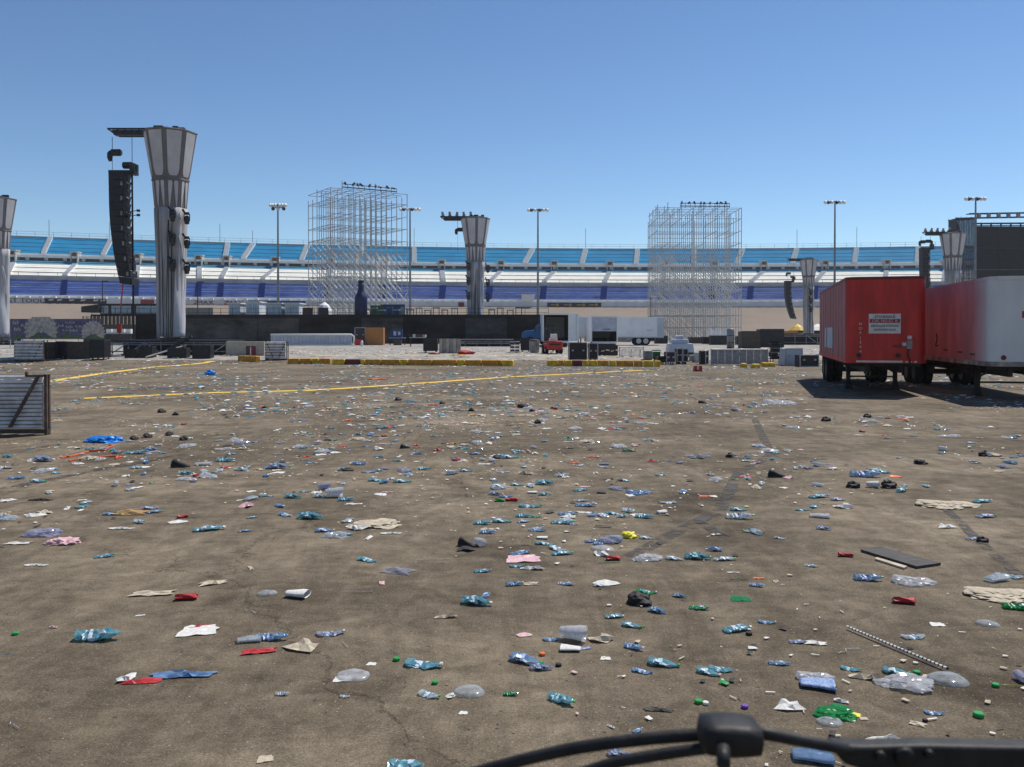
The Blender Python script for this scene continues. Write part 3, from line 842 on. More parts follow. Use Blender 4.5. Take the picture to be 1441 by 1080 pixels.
tw, tx, tY, tg, tz = speaker_tower('big grey fabric speaker tower in front, hung with six black stage lights', 241, 67)
speaker_tower('grey fabric speaker tower cut off by the left frame edge', -1, 101, ztop=17.9)
speaker_tower('middle grey fabric speaker tower with bare beam, right of the left scaffold', 669, 116, ztop=17.6, beam_lamps=True)
t3 = speaker_tower('smallest farthest speaker tower, just left of the red trailer', 1137.5, 190, ztop=18.4)
t5 = speaker_tower('speaker tower standing beside the black video screen above the trailers', 1340, 137, ztop=18.0, beam_lamps=True)

k = 67 / FPX
line_array('tall curved black speaker column hanging at the big grey tower', tx - 3.95, 67, 14.55, 5.9, 15)
hoist('left chain hoist above the tall speaker column', tx - 4.55, 67, 17.4, 15.95, 14.75)
hoist('right chain hoist above the tall speaker column', tx - 3.0, 67, 17.4, 14.95, 14.75, hook=-1)
hoist('lone chain hoist dangling under the bare beam of the middle tower', at(644, 300, 116).x, 116, 17.4, 15.9, 12.8)
line_array('small black speaker column hanging at the farthest tower', t3[1] - 4.6, 190, 13.6, 5.4, 14, 1.35, 1.3)
hoist('left chain hoist at the farthest tower', t3[1] - 4.7, 190, 18.1, 15.2, 13.8)
hoist('right chain hoist at the farthest tower', t3[1] - 3.3, 190, 18.1, 14.4, 13.8, hook=-1)
line_array('black speaker column partly hidden behind the red trailer, by the screen', t5[1] - 4.5, 137, 15.6, 6.5, 14, 1.3, .7)
hoist('left chain hoist at the tower by the screen', t5[1] - 5.1, 137, 17.6, 16.5, 15.7)
hoist('right chain hoist at the tower by the screen', t5[1] - 3.6, 137, 17.6, 16.6, 15.7, hook=-1)

# cable mast beside the main array
p = at(188, 470, 67); t = thing('cable_mast', 'thin black cable mast hanging beside the tall curved speaker column', 'mast', (p.x, 67, 1.6))
mb = MB(); mb.tube((0, 0, 0), (-.05, 0, 12.9), .075, 6); mb.build('cable', M['dark'], t)
mb = MB(); mb.tube((-.35, 0, 9.0), (-.4, 0, 12.9), .025, 4); mb.build('safety_line', M['dark'], t)
for z in (9.6, 9.95):
    mb = MB(); mb.tube((-.4, -.05, z), (.45, -.05, z + .12), .035, 4); mb.box((.45, -.05, z + .1), (.22, .15, .18)); mb.box((-.4, -.05, z), (.22, .15, .18)); mb.build('cable_clip', M['dark'], t)
p0, p1, p2 = at(173, 399, 66.8), at(170, 432, 66.8), at(168, 474, 66.8)
t = thing('ratchet_strap', 'pinkish red ratchet strap running down from the tall speaker column', 'strap', p2)
mb = MB(); mb.path([p0 - p2, p1 - p2], .055, 5); mb.build('strap_top', M['red_strap'], t)
mb = MB(); mb.path([p1 - p2, (p1 - p2) * .5 + Vector((.03, 0, 0)), Vector((0, 0, 0))], .04, 5); mb.build('strap_tail', M['rust'], t)
mb = MB(); mb.box((0, 0, .65), (.35, .12, .7)); mb.build('ratchet', M['signal_red'], t)

LN = ['lowest', 'middle', 'top']
for i, y in enumerate((374, 338, 304)):
    moving_head(f'{("top", "middle", "lowest")[2 - i]} black stage light on the front of the big grey tower', at(243, y, 65.6), 0, .72)
    moving_head(f'{("top", "middle", "lowest")[2 - i]} black stage light on the right side of the big grey tower', at(263, y + 4, 66.4), R(20), .72)
for i, y in enumerate((417, 396, 376)):
    moving_head(f'{("top", "middle", "lowest")[2 - i]} black stage light left on the middle speaker tower', at(659, y, 114.6), 0, .8)
    moving_head(f'{("top", "middle", "lowest")[2 - i]} black stage light right of the middle speaker tower', at(686.5, y + 3, 115.6), R(20), .8)
for i, y in enumerate((436, 424, 412)):
    moving_head(f'{("top", "middle", "lowest")[2 - i]} tiny stage light on the farthest speaker tower', at(1141, y, 188.3), 0, 1.0)

def P_(px, Y): return at(px, 470, Y).x
platform('dark steel stage platform under the big grey speaker tower', P_(238, 65), 65, 8.9, 4.2, 1.52, seed=3)
platform('dark low platform under the tower at the left frame edge', P_(-4, 99), 99, 4.4, 4, 1.6, seed=4)
platform('dark low platform under the middle speaker tower', P_(680, 92), 92, 6.6, 25, 1.35, seed=5)
platform('grey platform under the farthest tower, beside the red trailer', P_(1135, 100), 100, 5.4, 6, 2.05, seed=6)
# beam, tipped truss and cables lying on the main platform
a, b = at(222, 478, 64.2), at(276, 476, 64.2)
mb = MB()
for q in range(14):
    mb.path([a + Vector((rnd.uniform(0, 2.6), rnd.uniform(0, 1.5), rnd.uniform(0, .1) + .08)) for _ in range(4)], .05, 5)
o = mb.build('cable_pile', M['dark']); o['kind'] = 'stuff'
def stick_thing(name, label, cat, a, b, r, m, n=6):
    a, b = Vector(a), Vector(b); t = MB(); t.tube((0, 0, 0), b - a, r, n); o = t.build(name, m, None, loc=a); return tag(o, label, cat)
stick_thing('alu_truss', 'long pale aluminium beam lying on the ground before the big stage platform', 'beam', G(133, 505.5) + Vector((0, 0, .2)), G(170, 505) + Vector((0, 0, .2)), .14, M['alu'], 4)
stick_thing('alu_truss', 'slanting pale pole leaning across the big stage platform front', 'beam', G(205, 505) + Vector((0, 0, .1)), at(262, 486, 64.4), .055, M['rust_alu'])
stick_thing('alu_truss', 'dark pole lying slanted on the right of the big stage platform', 'beam', at(236, 492, 64.2), at(270, 474, 64.4), .12, M['dark'])

# ================================================================== VIDEO SCREEN STAGE (right edge)
Y = 152; s = Y / FPX
x0 = P_(1372, Y); t = thing('video_screen', 'big black video screen on a scaffold stage behind the trailers', 'screen', (x0, Y, .7))
zT, zB = at(1400, 319, Y).z - .7, 5.0
for i in range(3):
    for j in range(4):
        mb = MB(); hw = 12 / 3; hh = (zT - zB) / 4; mb.b2((i * hw + .02, 0, zB + j * hh + .02), ((i + 1) * hw - .02, .35, zB + (j + 1) * hh - .02)); mb.build('screen_panel', M['screen'], t)
mb = MB(); zr = at(1400, 301, Y).z - .7
for y in (-.2, .8):
    for z in (zr, zr - .75): mb.tube((-1.3, y, z + (.0)), (13, y, z + .25), .09, 5)
    mb.tube((-.2, y, zT + .55), (13, y, zT + .65), .09, 5); mb.tube((-.2, y, zT + .15), (13, y, zT + .2), .06, 5)
mb.build('top_truss', M['dark_metal'], t)
for i in range(6):
    q = MB(); xx = .5 + i * 1.75; q.box((xx, -.1, zr - .35), (.5, .5, .75)); q.build('beam_light', M['rust_alu'], t)
    q = MB(); q.tube((xx + .5, 0, zT), (xx + .5, 0, zT + .7), .18, 6, .1); q.build('hanging_motor', M['dark'], t)
q = MB(); xs = [-3.7 + .92 * i for i in range(5)]
for x in xs:
    for y in (-.3, 2.2): q.tube((x, y, 0), (x, y, zr - .6), .05, 5)
for kz in range(9):
    for y in (-.3, 2.2): q.tube((-3.7, y, .5 + kz * 2), (0, y, .5 + kz * 2), .045, 4)
    q.tube((-3.7 if kz % 2 else 0, -.3, .5 + kz * 2), (0 if kz % 2 else -3.7, -.3, 2.5 + kz * 2 if kz < 8 else 17), .04, 4)
q.build('side_scaffold', M['dark_metal'], t)
for i in range(4):
    q = MB(); q.b2((xs[i] + .03, -.24, 6), (xs[i + 1] - .03, -.22, zr - .7)); q.build('mesh_sheet', M['mesh_grey'], t)
q = MB(); q.slab([(-3.75, -.4, zr - 1.0), (-3.75, -.4, zr - 2.6 - .5), (-2.9, -.4, zr - 2.9)], (0, 2.4, 0)); q.build('roof_gusset', M['dark'], t)
q = MB(); q.slab([(-3.8, -.5, zr - .98), (0, -.5, zr - .86), (0, -.5, zr - .76), (-3.8, -.5, zr - .88)], (0, 2.8, 0)); q.build('roof_edge', M['dark_metal'], t)

# ================================================================== VIEWING PLATFORM with black scrim, cabins on it
Y = 112; g = .7
xL, xR = P_(128, Y), P_(772, Y); zD = 4.25
t = thing('viewing_platform', 'long black scrim-skirted viewing platform running behind the towers', 'platform', ((xL + xR) / 2, Y, g))
ox = (xL + xR) / 2
n = 22; wv = (xR - xL) / n
for i in range(n):
    mb = MB(); x = xL + wv * i - ox; k = 5; vs = []
    for a in range(k + 1):
        yy = .10 * math.sin(i * 1.7 + a * 1.3) + .05 * math.sin(a * 2.1)
        vs += [(x + .005 + (wv - .01) * a / k, yy, .02), (x + .005 + (wv - .01) * a / k, yy * .4, zD - g - .2)]
    mb.add(vs, [(2 * a, 2 * a + 2, 2 * a + 3, 2 * a + 1) for a in range(k)]); mb.build('scrim_panel', M['scrim2'] if i in (4, 5, 6, 7, 8, 9, 13, 14, 18, 19) else M['scrim'], t)
mb = MB(); mb.b2((xL - ox, .3, .05), (xR - ox, .4, zD - g - .2)); mb.build('skirt_backing', M['scrim'], t)
mb = MB(); mb.b2((xL - ox, .12, zD - g - .2), (xR - ox, 9, zD - g)); mb.build('deck', M['dark_metal'], t)
mb = MB(); mb.b2((xL - ox, -.04, zD - g - .22), (xR - ox, .06, zD - g + .28)); mb.build('valance', M['scrim'], t)
xs2 = P_(232, Y)
for i in range(40):
    x = xL + (xR - xL) * i / 39
    mb = MB(); mb.tube((x - ox, .3, zD - g), (x - ox, .3, zD - g + 1.1), .035, 4); mb.build('railing_post', M['dark_metal'], t)
mb = MB()
for z in (.55, 1.1): mb.tube((xL - ox, .3, zD - g + z), (xR - ox, .3, zD - g + z), .03, 4, cap=False)
mb.build('railing_rail', M['dark_metal'], t)
# teal furniture frames along the deck
grp = 'teal bar stools and tables on the deck'
for i, px in enumerate((517, 526, 537, 548, 558, 568, 578, 590, 602, 614, 626, 640, 692, 704, 718, 730)):
    p = at(px, 470, 114 + (i % 3)); zt = zD + .95 + .25 * (i % 2)
    q = thing('high_table', 'pale-topped teal high table on the black viewing platform', 'table', (p.x, p.y, zD), 0, grp)
    mb = MB(); mb.box((0, 0, zt - zD), (.95, .7, .14)); mb.build('tabletop', M['tarp_grey'] if i % 3 else M['teal'], q)
    for sx in (-.38, .38): mb = MB(); mb.tube((sx, 0, 0), (sx, 0, zt - zD), .06, 5); mb.build('leg', M['teal'], q)
# navy bottle
p = at(508, 446, 113.2); t = thing('inflatable_bottle', 'giant navy blue bottle standing on the black viewing platform', 'inflatable', (p.x, 113.2, zD))
mb = MB(); hb = at(508, 395, 113.2).z - zD
mb.lathe([(.80, 0), (.86, .1), (.86, hb * .50), (.80, hb * .56), (.58, hb * .64), (.44, hb * .70), (.38, hb * .82), (.36, hb * .965)], 20); mb.build('bottle_body', M['navy'], t, True)
mb = MB(); mb.lathe([(.40, hb * .955), (.41, hb), (.30, hb)], 16); mb.build('bottle_cap', M['navy'], t)
# cabins with windows
def cabin(label, px0, px1, ytop, Y, wins, wall, roofc, end=None):
    x0, x1 = P_(px0, Y), P_(px1, Y); zt = at(px0, ytop, Y).z
    t = thing('site_cabin', label, 'cabin', ((x0 + x1) / 2, Y, zD), 0, 'cabins on the viewing platform'); o_ = (x0 + x1) / 2
    mb = MB(); mb.b2((x0 - o_, 0, 0), (x1 - o_, 3, zt - zD)); mb.build('wall', wall, t)
    mb = MB(); mb.b2((x0 - o_ - .15, -.25, zt - zD), (x1 - o_ + .15, 3.2, zt - zD + .16)); mb.build('roof', roofc, t)
    for a, b in wins:
        a, b = P_(a, Y) - o_, P_(b, Y) - o_
        f = MB(); f.b2((a - .05, -.06, .55), (b + .05, 0, zt - zD - .12)); w_ = f.build('window', M['white_paint'], t)
        g_ = MB()
        nn = max(1, round((b - a) / .7))
        for i in range(nn): g_.b2((a + .04 + (b - a) * i / nn, -.09, .62), (a - .04 + (b - a) * (i + 1) / nn, -.065, zt - zD - .2))
        g_.build('pane', M['glass_sky'], w_)
cabin('dark left-end cabin with a strip of pale blue windows behind the big tower', 141, 226, 429.5, 116.5, ((143, 152), (158, 184), (193, 212), (214, 222)), M['brown'], M['dark_metal'])
p = at(129, 430, 116); mb = MB(); xa, xb = P_(116.5, 116), P_(140.5, 116)
mb.slab([(xa, 115.6, 4.9), (xb, 115.6, 4.9), (xb, 115.6, 6.0), (xa, 115.6, 5.7)], (0, 3.5, 0)); mb.v = [(x - p.x, y - p.y, z - zD) for x, y, z in mb.v]
o = mb.build('awning', M['dark_metal'], None, loc=(p.x, p.y, zD)); tag(o, 'sloping dark awning at the left end of the window cabin', 'awning')
for k_, (a, b, lab) in enumerate(((322, 338, 'first pale window cabin right of the big tower'), (346, 365, 'second pale window cabin, under the wall lettering'), (374, 396, 'wide pale window cabin before the blue wall sign'), (401, 421, 'last pale window cabin, left of the left scaffold'))):
    cabin(lab, a, b, 428 if k_ != 1 else 426, 116.5, ((a + 1.5, b - 1.5),), M['truck_white'] if k_ % 2 else M['tarp_grey'], M['white_paint'])
for k_, (a, b) in enumerate(((262, 300), (426, 440), (448, 462))):
    q = MB(); x0, x1 = P_(a, 117.5), P_(b, 117.5); o = MB(); o.b2((-(x1 - x0) / 2, 0, 0), ((x1 - x0) / 2, .1, 1.35))
    for i in range(int((x1 - x0) / .3)): o.b2((-(x1 - x0) / 2 + i * .3, -.05, 0), (-(x1 - x0) / 2 + i * .3 + .2, -.01, 1.3))
    tag(o.build('plank_screen', M['brown'] if k_ else M['beige'], None, loc=((x0 + x1) / 2, 117.5, zD)), ('brown slatted screen right of the big tower on the platform', 'short brown slatted screen left of the navy bottle', 'second short brown screen beside the navy bottle')[k_], 'screen')
p = at(452, 447, 118); o = MB(); o.lathe([(1.15, 0), (1.1, 1.0), (.7, 1.75), (.1, 2.2)], 8)
tag(o.build('canopy_tent', M['white_paint'], None, loc=(p.x, 120, zD)), 'small white domed canopy left of the navy bottle', 'tent')
p = at(566, 447, 119); o = MB(); o.box((0, 0, .95), (3.4, .3, 1.9)); o2 = o.build('banner_board', M['sign_blue'], None, loc=(p.x - 1.5, 120.5, zD)); tag(o2, 'blue and green painted board right of the navy bottle', 'board')
q = MB(); q.box((-2.2, -.17, .95), (1.9, .02, 1.6)); q.build('painted_scene', M['print_green'], o2)
q = MB(); q.slab([(.9, -.19, .3), (1.6, -.19, .3), (1.65, -.19, 1.5), (1.2, -.19, 1.7)], (0, .03, 0)); q.build('white_shape', M['print_white'], o2)

# picket fence at the left end
Y = 111; x0, x1 = P_(117, Y), P_(190, Y)
t = thing('picket_fence', 'brownish picket fence left of the big tower under the windows', 'fence', ((x0 + x1) / 2, Y, zD - .4))
for i in range(28):
    mb = MB(); mb.box((x0 - (x0 + x1) / 2 + (x1 - x0) * i / 27, 0, -.1), (.13, .05, 1.1)); mb.build('picket', M['beige'] if i % 2 else M['brown'], t)
mb = MB(); mb.b2((x0 - (x0 + x1) / 2, .04, -3.2), ((x1 - x0) / 2, .1, -.5)); mb.build('backing', M['brown'], t)
p = at(168, 470, 100); t = thing('folding_table', 'white-topped folding table by the picket fence behind the strap', 'table', (p.x, 100, .7))
zt = at(168, 466, 100).z - .7
for i in range(4):
    mb = MB(); mb.box((-1.1 + i * .75, 0, zt), (.6, .6, .45)); mb.build('white_box', M['white_paint'], t)
mb = MB(); mb.box((0, 0, zt - .3), (3.0, .8, .08)); mb.build('tabletop', M['tarp_grey'], t)
for sx in (-1.3, 1.3): mb = MB(); mb.box((sx, 0, (zt - .3) / 2), (.08, .6, zt - .3)); mb.build('leg', M['dark_metal'], t)

# printed banner fence (left)
Y = 86; x0, x1 = P_(14, Y), P_(142, Y); za, zb = at(80, 477.5, Y).z, at(80, 449, Y).z
t = thing('banner_fence', 'purple printed banner fence with pale flower emblems behind the left boxes', 'banner', ((x0 + x1) / 2, Y, terr(Y))); o_ = (x0 + x1) / 2
za -= terr(Y); zb -= terr(Y)
for i in range(4):
    mb = MB(); w1 = (x1 - x0) / 4; mb.b2((x0 - o_ + w1 * i + .01, 0, za), (x0 - o_ + w1 * (i + 1) - .01, .03, zb)); mb.build('banner_panel', M['purple_print'], t)
    mb = MB(); mb.tube((x0 - o_ + w1 * i, .08, 0), (x0 - o_ + w1 * i, .08, zb), .04, 5); mb.build('post', M['steel'], t)
def flower(px, r, half=False):
    cx = P_(px, Y) - o_; cz = za + r * .52
    mb = MB()
    for i in range(15):
        a = R(-24 + 228 * i / 14); d = Vector((math.cos(a), 0, math.sin(a))); n_ = Vector((-math.sin(a), 0, math.cos(a)))
        c_ = Vector((cx, -.012 - .002 * (i % 2), cz)); poly = [c_ + d * r * .18 + n_ * .03, c_ + d * r * .5 + n_ * r * .1, c_ + d * r * .88 + n_ * r * .11, c_ + d * r, c_ + d * r * .88 - n_ * r * .11, c_ + d * r * .5 - n_ * r * .1, c_ + d * r * .18 - n_ * .03]
        poly = [Vector((p.x, p.y, min(max(p.z, za + .03), zb + .2))) for p in poly]
        mb.slab(poly, (0, .008, 0))
    mb.lathe([(r * .16, -.022), (r * .14, -.016)], 10, (cx, 0, cz), 'y')
    mb.build('flower_print', M['print_white'], t)
flower(58, 1.75); flower(131, 1.25)
mb = MB()
for px0, px1, y0, y1 in ((18, 27, 452, 457), (30, 41, 456, 460), (20, 30, 461, 466), (92, 106, 453, 455.5), (82, 90, 457, 460), (93, 103, 458, 462), (106, 120, 458, 461), (88, 96, 464, 466), (98, 110, 463.5, 467)):
    a, b = at(px0, y1, Y), at(px1, y0, Y)
    n_ = max(2, int((px1 - px0) / 2.4))
    for i in range(n_): mb.b2((a.x - o_ + (b.x - a.x) * i / n_, -.014, a.z - terr(Y)), (a.x - o_ + (b.x - a.x) * (i + .62) / n_, -.004, b.z - terr(Y) - .1 * (i % 2)))
mb.build('printed_words', M['print_white'], t)
mb = MB()
for i in range(9): mb.slab([(x0 - o_ + .3 + i * 1.0, -.006, za + .02), (x0 - o_ + 1.2 + i, -.006, za + .02), (x0 - o_ + .8 + i, -.006, za + .5 + .2 * (i % 3))], (0, .004, 0))
mb.build('leaf_print', M['print_green'], t)
# ================================================================== KERBS (painted blocks along the lot's far edge)
KM = {'y': M['kerb_y'], 'o': M['kerb_o'], 'r': M['kerb_r']}
def kerb(A, B, spec, h=.36, dep=.4):
    A, B = G(*A), G(*B); d = (B - A); L = d.length; rz = math.atan2(d.y, d.x)
    k = thing('painted_kerb', '', 'kerb', A, rz); k['kind'] = 'structure'; del k['category']; del k['label']
    tot = sum(w for _, w in spec); x = 0
    for c, w_ in spec:
        ln = L * w_ / tot
        mb = MB(); mb.box((x + ln / 2, dep / 2, h / 2 - .08), (ln - .04, dep, h + .16)); o = bevel(mb.build('kerb_block', KM[c], k), .05, 2); x += ln
kerb((334, 508), (360, 510), [('o', 1), ('o', 1)])
kerb((404, 512.5), (465, 512.5), [('o', 1), ('o', 1), ('y', .6), ('o', 1)])
kerb((467, 513.5), (722, 515.5), [('y', .8), ('r', 1), ('y', .3), ('o', 1), ('o', 1.2), ('y', .5), ('o', 1.5), ('o', 1.5), ('y', .5), ('o', 1), ('o', 1.2), ('y', .7)])
kerb((769, 515.5), (930, 516.5), [('y', 1), ('o', .5), ('y', .7), ('r', .9), ('y', .5), ('y', .8), ('o', 1), ('y', .6), ('o', 1.5), ('o', .8), ('y', .9), ('y', .6)])

# ================================================================== BARRICADE RACKS
def rack(label, px0, px1, ytop, ybot, n, m_slat, dep=.9, hook=False, braces=(1,), rz=0.0):
    a, b = G(px0, ybot), G(px1, ybot); Y = a.y; zt = at(px0, ytop, Y).z - a.z
    L = b.x - a.x
    t = thing('barricade_rack', label, 'barricade rack', (a.x, Y, a.z), rz, 'racks of stacked crowd barricades')
    z0 = .12; h = (zt - z0) / n
    for i in range(n):
        mb = MB(); z = z0 + h * (i + .5)
        mb.lathe([(h * .45, 0), (h * .45, L - .12)], 8, (0.02, .03 + .012 * math.sin(i * 2.3), z), 'x')
        for q in range(5): mb.box((L * (q + .5) / 5.4, .18, z), (.05, .28, h * .5))
        mb.build('barricade_rail', m_slat, t)
    for y in (0.0, dep):
        mb = MB(); mb.box((L - .03, y, zt / 2 + .01), (.055, .05, zt + .02)); mb.build('end_post', M['rust'], t)
        mb = MB(); mb.box((.05, y, zt / 2), (.08, .07, zt)); mb.build('end_post', M['rust'], t)
    mb = MB(); mb.b2((0, .02, .03), (L, dep, .11)); mb.build('base_frame', M['rust'], t)
    for s in braces:
        mb = MB()
        x0, x1 = (L * .62, L - .1) if s > 0 else (L * .38, .1)
        if s == 2: x0 = L - .72; x1 = L - .17
        p, q = Vector((x0, -.05, .16)), Vector((x1, -.05, zt - .02)); n_ = Vector((.03, 0, 0))
        mb.slab([p - n_, p + n_, q + n_, q - n_], (0, .045, 0)); mb.build('brace', M['rust'], t)
    if hook:
        mb = MB(); mb.box((L - .22, 0, zt - .005), (.38, .05, .04)); mb.box((L - .40, 0, zt + .03), (.05, .05, .09)); mb.build('top_hook', M['rust'], t)
    mb = MB(); mb.b2((.1, .10, .15), (L - .15, .14, zt - .1)); mb.build('stacked_inner_rails', M['dark_metal'], t)
    return t
rack('nearest rack of stacked steel barricades, cut off by the left frame edge', -60, 65, 529, 613, 13, M['pale_steel'], hook=True, braces=(2,), dep=.1, rz=R(2))
rack('pale rack of barricades at far left beside the brown boxes', 20, 63, 479.5, 509, 6, M['pale_steel'], braces=(1,), dep=.4)
rack('grey barricade rack with crossed braces by the small red sign', 373, 404, 481, 507, 6, M['pale_steel'], braces=(-1, 1), dep=.4)

# ================================================================== CASES, BOXES AND CLUTTER
def casebox(name, label, cat, px0, px1, ytop, ybot, m, dep=1.0, trim=None, wheels=False, lid=.0, group=None, rz=0, inset=None, panelm=None):
    a, b = G(px0, ybot), G(px1, ybot); Y = a.y; zt = at(px0, ytop, Y).z - a.z; L = b.x - a.x
    t = thing(name, label, cat, ((a.x + b.x) / 2, Y, a.z), rz, group)
    w0 = .16 if wheels else 0
    mb = MB(); mb.b2((-L / 2, 0, w0), (L / 2, dep, zt)); bevel(mb.build('body', m, t), .02, 1)
    if panelm is not None:
        mb = MB(); mb.b2((-L / 2 + .07, -.02, w0 + .08), (L / 2 - .07, 0, zt - .1)); mb.build('front_panel', panelm, t)
    if trim is not None:
        e = .05
        for sx in (-1, 1):
            mb = MB(); mb.b2((sx * L / 2 - e / 2, -.03, w0), (sx * L / 2 + e / 2, .04, zt + .02)); mb.build('edge_trim', trim, t)
        for z in (w0 + .02, zt):
            mb = MB(); mb.b2((-L / 2, -.035, z - e / 2), (L / 2, .04, z + e / 2)); mb.build('edge_trim', trim, t)
        mb = MB(); mb.box((-L * .3, -.05, zt * .6), (.13, .04, .1)); mb.box((L * .3, -.05, zt * .6), (.13, .04, .1)); mb.build('latch', trim, t)
    if wheels:
        for sx in (-1, 1):
            for y in (.12, dep - .12):
                mb = MB(); mb.lathe([(.075, -.03), (.075, .03)], 10, (sx * (L / 2 - .12), y, .08), 'x'); mb.build('caster', M['tyre'], t)
    return t
GC = 'boxes and flight cases along the stage edge'
casebox('crate', 'brown crate right against the far-left pale barricade rack', 'crate', 64, 78, 482, 506, M['brown'], trim=M['dark_metal'], group=GC)
casebox('flight_case', 'black gap-like case between the two brown crates at left', 'case', 79, 93, 481, 505.5, M['dark'], trim=M['dark_metal'], wheels=True, group=GC)
casebox('crate', 'wide brown crate left of the black case and big platform', 'crate', 94, 126, 481.5, 505.5, M['brown'], trim=M['dark_metal'], group=GC)
casebox('flight_case', 'tall black case at the left end of the big stage platform', 'case', 127, 147, 479, 507, M['dark'], trim=M['dark_metal'], wheels=True, group=GC)
p = at(151, 480, 63); mb = MB(); mb.lathe([(.02, 0), (.17, .02), (.2, .5), (.17, .9), (.1, 1.0)], 9, rfun=lambda k, i: 1 + .12 * math.sin(i * 2.1 + k))
tag(mb.build('sack', M['sign_white'], None, True, loc=G(151, 500)), 'white sack standing at the left corner of the big platform', 'sack')
casebox('concrete_barrier', 'low beige barrier behind the small red sign', 'barrier', 318, 372, 481, 501, M['beige'], dep=.5)
q = casebox('sign_board', 'small maroon, black and white notice board on the ground before the beige barrier', 'sign', 346, 360, 487, 502, M['kerb_r'], dep=.08)
mb = MB(); mb.b2((-.05, -.03, .08), (.03, 0, .72)); mb.build('white_stripe', M['sign_white'], q)
mb = MB(); mb.b2((-.32, -.03, .06), (-.1, 0, .74)); mb.build('black_stripe', M['ink'], q)
for a_, b_, y0, y1, lab in ((196, 214, 488, 504, 'low black case under the left half of the big stage platform'), (236, 262, 490, 504.5, 'wide black case under the middle of the big stage platform'), (271, 296, 487, 505, 'black case under the right half of the big stage platform'), (176, 192, 492, 504, 'small dark case under the strap side of the big stage platform')):
    casebox('flight_case', lab, 'case', a_, b_, y0, y1, M['dark'], dep=.8, trim=M['dark_metal'], group=GC)
# white framed barrier
Y = 97; a, b = at(381, 486, Y), at(499, 486, Y); zt = at(400, 470.5, Y).z - terr(Y); L = b.x - a.x
t = thing('white_framed_barrier', 'long grey barrier with a rounded white frame before the black scrim', 'barrier', (a.x, Y, terr(Y)))
mb = MB(); mb.b2((0, 0, .12), (L - .35, .15, zt - .12)); mb.build('grey_panel', M['tarp_grey'], t)
for i in range(22): mb = MB(); mb.box((.2 + (L - .6) * i / 21, -.02, zt / 2), (.05, .03, zt - .25)); mb.build('panel_rib', M['alu'], t)
mb = MB(); mb.path([(0, 0, zt - .05), (L * .5, 0, zt - .05), (L - .4, 0, zt - .05), (L - .12, 0, zt - .22), (L - .08, 0, zt * .5), (L - .12, 0, .28), (L - .4, 0, .08), (L * .5, 0, .08), (0, 0, .08)], .1, 8); mb.build('white_frame', M['white_paint'], t, True)
# tan cabinet, shelf, tables
casebox('cabinet', 'tall tan plywood cabinet standing before the black scrim', 'cabinet', 515, 539.5, 461.5, 486, M['ply'], dep=1.2, trim=None, panelm=M['ply'])
q = casebox('shelf_unit', 'dark open shelf unit joined to the left of the tan cabinet', 'shelf', 499.5, 514, 461.5, 486, M['dark_metal'], dep=.6, trim=M['tarp_grey'])
p = G(507, 486); mb = MB(); mb.box((0, 0, .35), (.85, .45, .7)); tag(mb.build('red_box', M['signal_red'], None, loc=(p.x, p.y - .9, p.z)), 'red box standing in front of the dark open shelf', 'box')
p = G(512, 487.5); mb = MB(); mb.lathe([(.13, 0), (.14, .5), (.05, .62)], 9); tag(mb.build('white_canister', M['white_paint'], None, loc=(p.x, p.y - 1.2, p.z)), 'white canister between the shelf unit and the tan cabinet', 'canister')
def table(label, px0, px1, ytop, ybot, Y=None, m=M['tarp_grey']):
    a, b = G(px0, ybot), G(px1, ybot); Y = a.y; z = at(px0, ytop, Y).z - a.z; L = b.x - a.x
    t = thing('folding_table', label, 'table', ((a.x + b.x) / 2, Y, a.z))
    mb = MB(); mb.b2((-L / 2, 0, z - .06), (L / 2, .8, z)); mb.build('tabletop', m, t)
    for sx in (-1, 1):
        for y in (.08, .72): mb = MB(); mb.tube((sx * (L / 2 - .1), y, 0), (sx * (L / 2 - .1), y, z - .06), .035, 5); mb.build('leg', M['dark_metal'], t)
    return t, L, z
tt, L, z = table('pale folding table right of the tan cabinet, navy box on it', 547, 570, 475.5, 486)
q = thing('navy_box', 'navy box with a pale label on the folding table by the cabinet', 'box', tt.location + Vector((0, .1, z)))
mb = MB(); mb.b2((-.6, 0, 0), (.6, .6, .95)); bevel(mb.build('body', M['sign_blue'], q), .03, 2)
mb = MB(); mb.b2((-.4, -.02, .25), (-.1, -.002, .75)); mb.b2((.12, -.02, .3), (.4, -.002, .7)); mb.build('pale_label', M['tarp_grey'], q)
p = tt.location; o = bpy.data.objects
mb = MB(); mb.box((0, 0, .3), (.9, .6, .6)); tag(mb.build('pot', M['brown'], None, loc=(p.x + .2, p.y - .8, p.z)), 'brown tub under the folding table by the cabinet', 'tub')
tt2, L, z = table('second folding table with dark clutter, left of the dark crates', 576, 598, 475, 488)
for i in range(5):
    mb = MB(); mb.box((0, 0, .15), (rnd.uniform(.25, .5), .35, rnd.uniform(.2, .4)), rz=rnd.uniform(-.3, .3))
    tag(mb.build('carton', (M['dark'], M['sign_white'], M['brown'], M['red_dark'], M['beige'])[i], None, loc=tt2.location + Vector((-.75 + i * .38, .3, z))), ('black', 'white', 'brown', 'maroon', 'beige')[i] + ' carton on the second folding table', 'carton')
casebox('flight_case', 'black case left of the weathered wooden crate', 'case', 596, 615, 477, 497, M['dark'], dep=1.2, trim=M['dark_metal'], wheels=True, group=GC)
cr = casebox('wooden_crate', 'weathered grey wooden crate in front of the middle tower', 'crate', 618, 647, 477.5, 497.5, M['brown'], dep=1.4, group=GC)
cl = 2 * abs(cr.location.x - G(618, 497.5).x)
for i in range(6):
    mb = MB(); mb.box((-cl / 2 + cl * (i + .5) / 6, -.025, .62), (cl / 6 - .03, .04, 1.16)); mb.build('plank', M['rust_alu'] if i % 2 else M['beige'], cr)
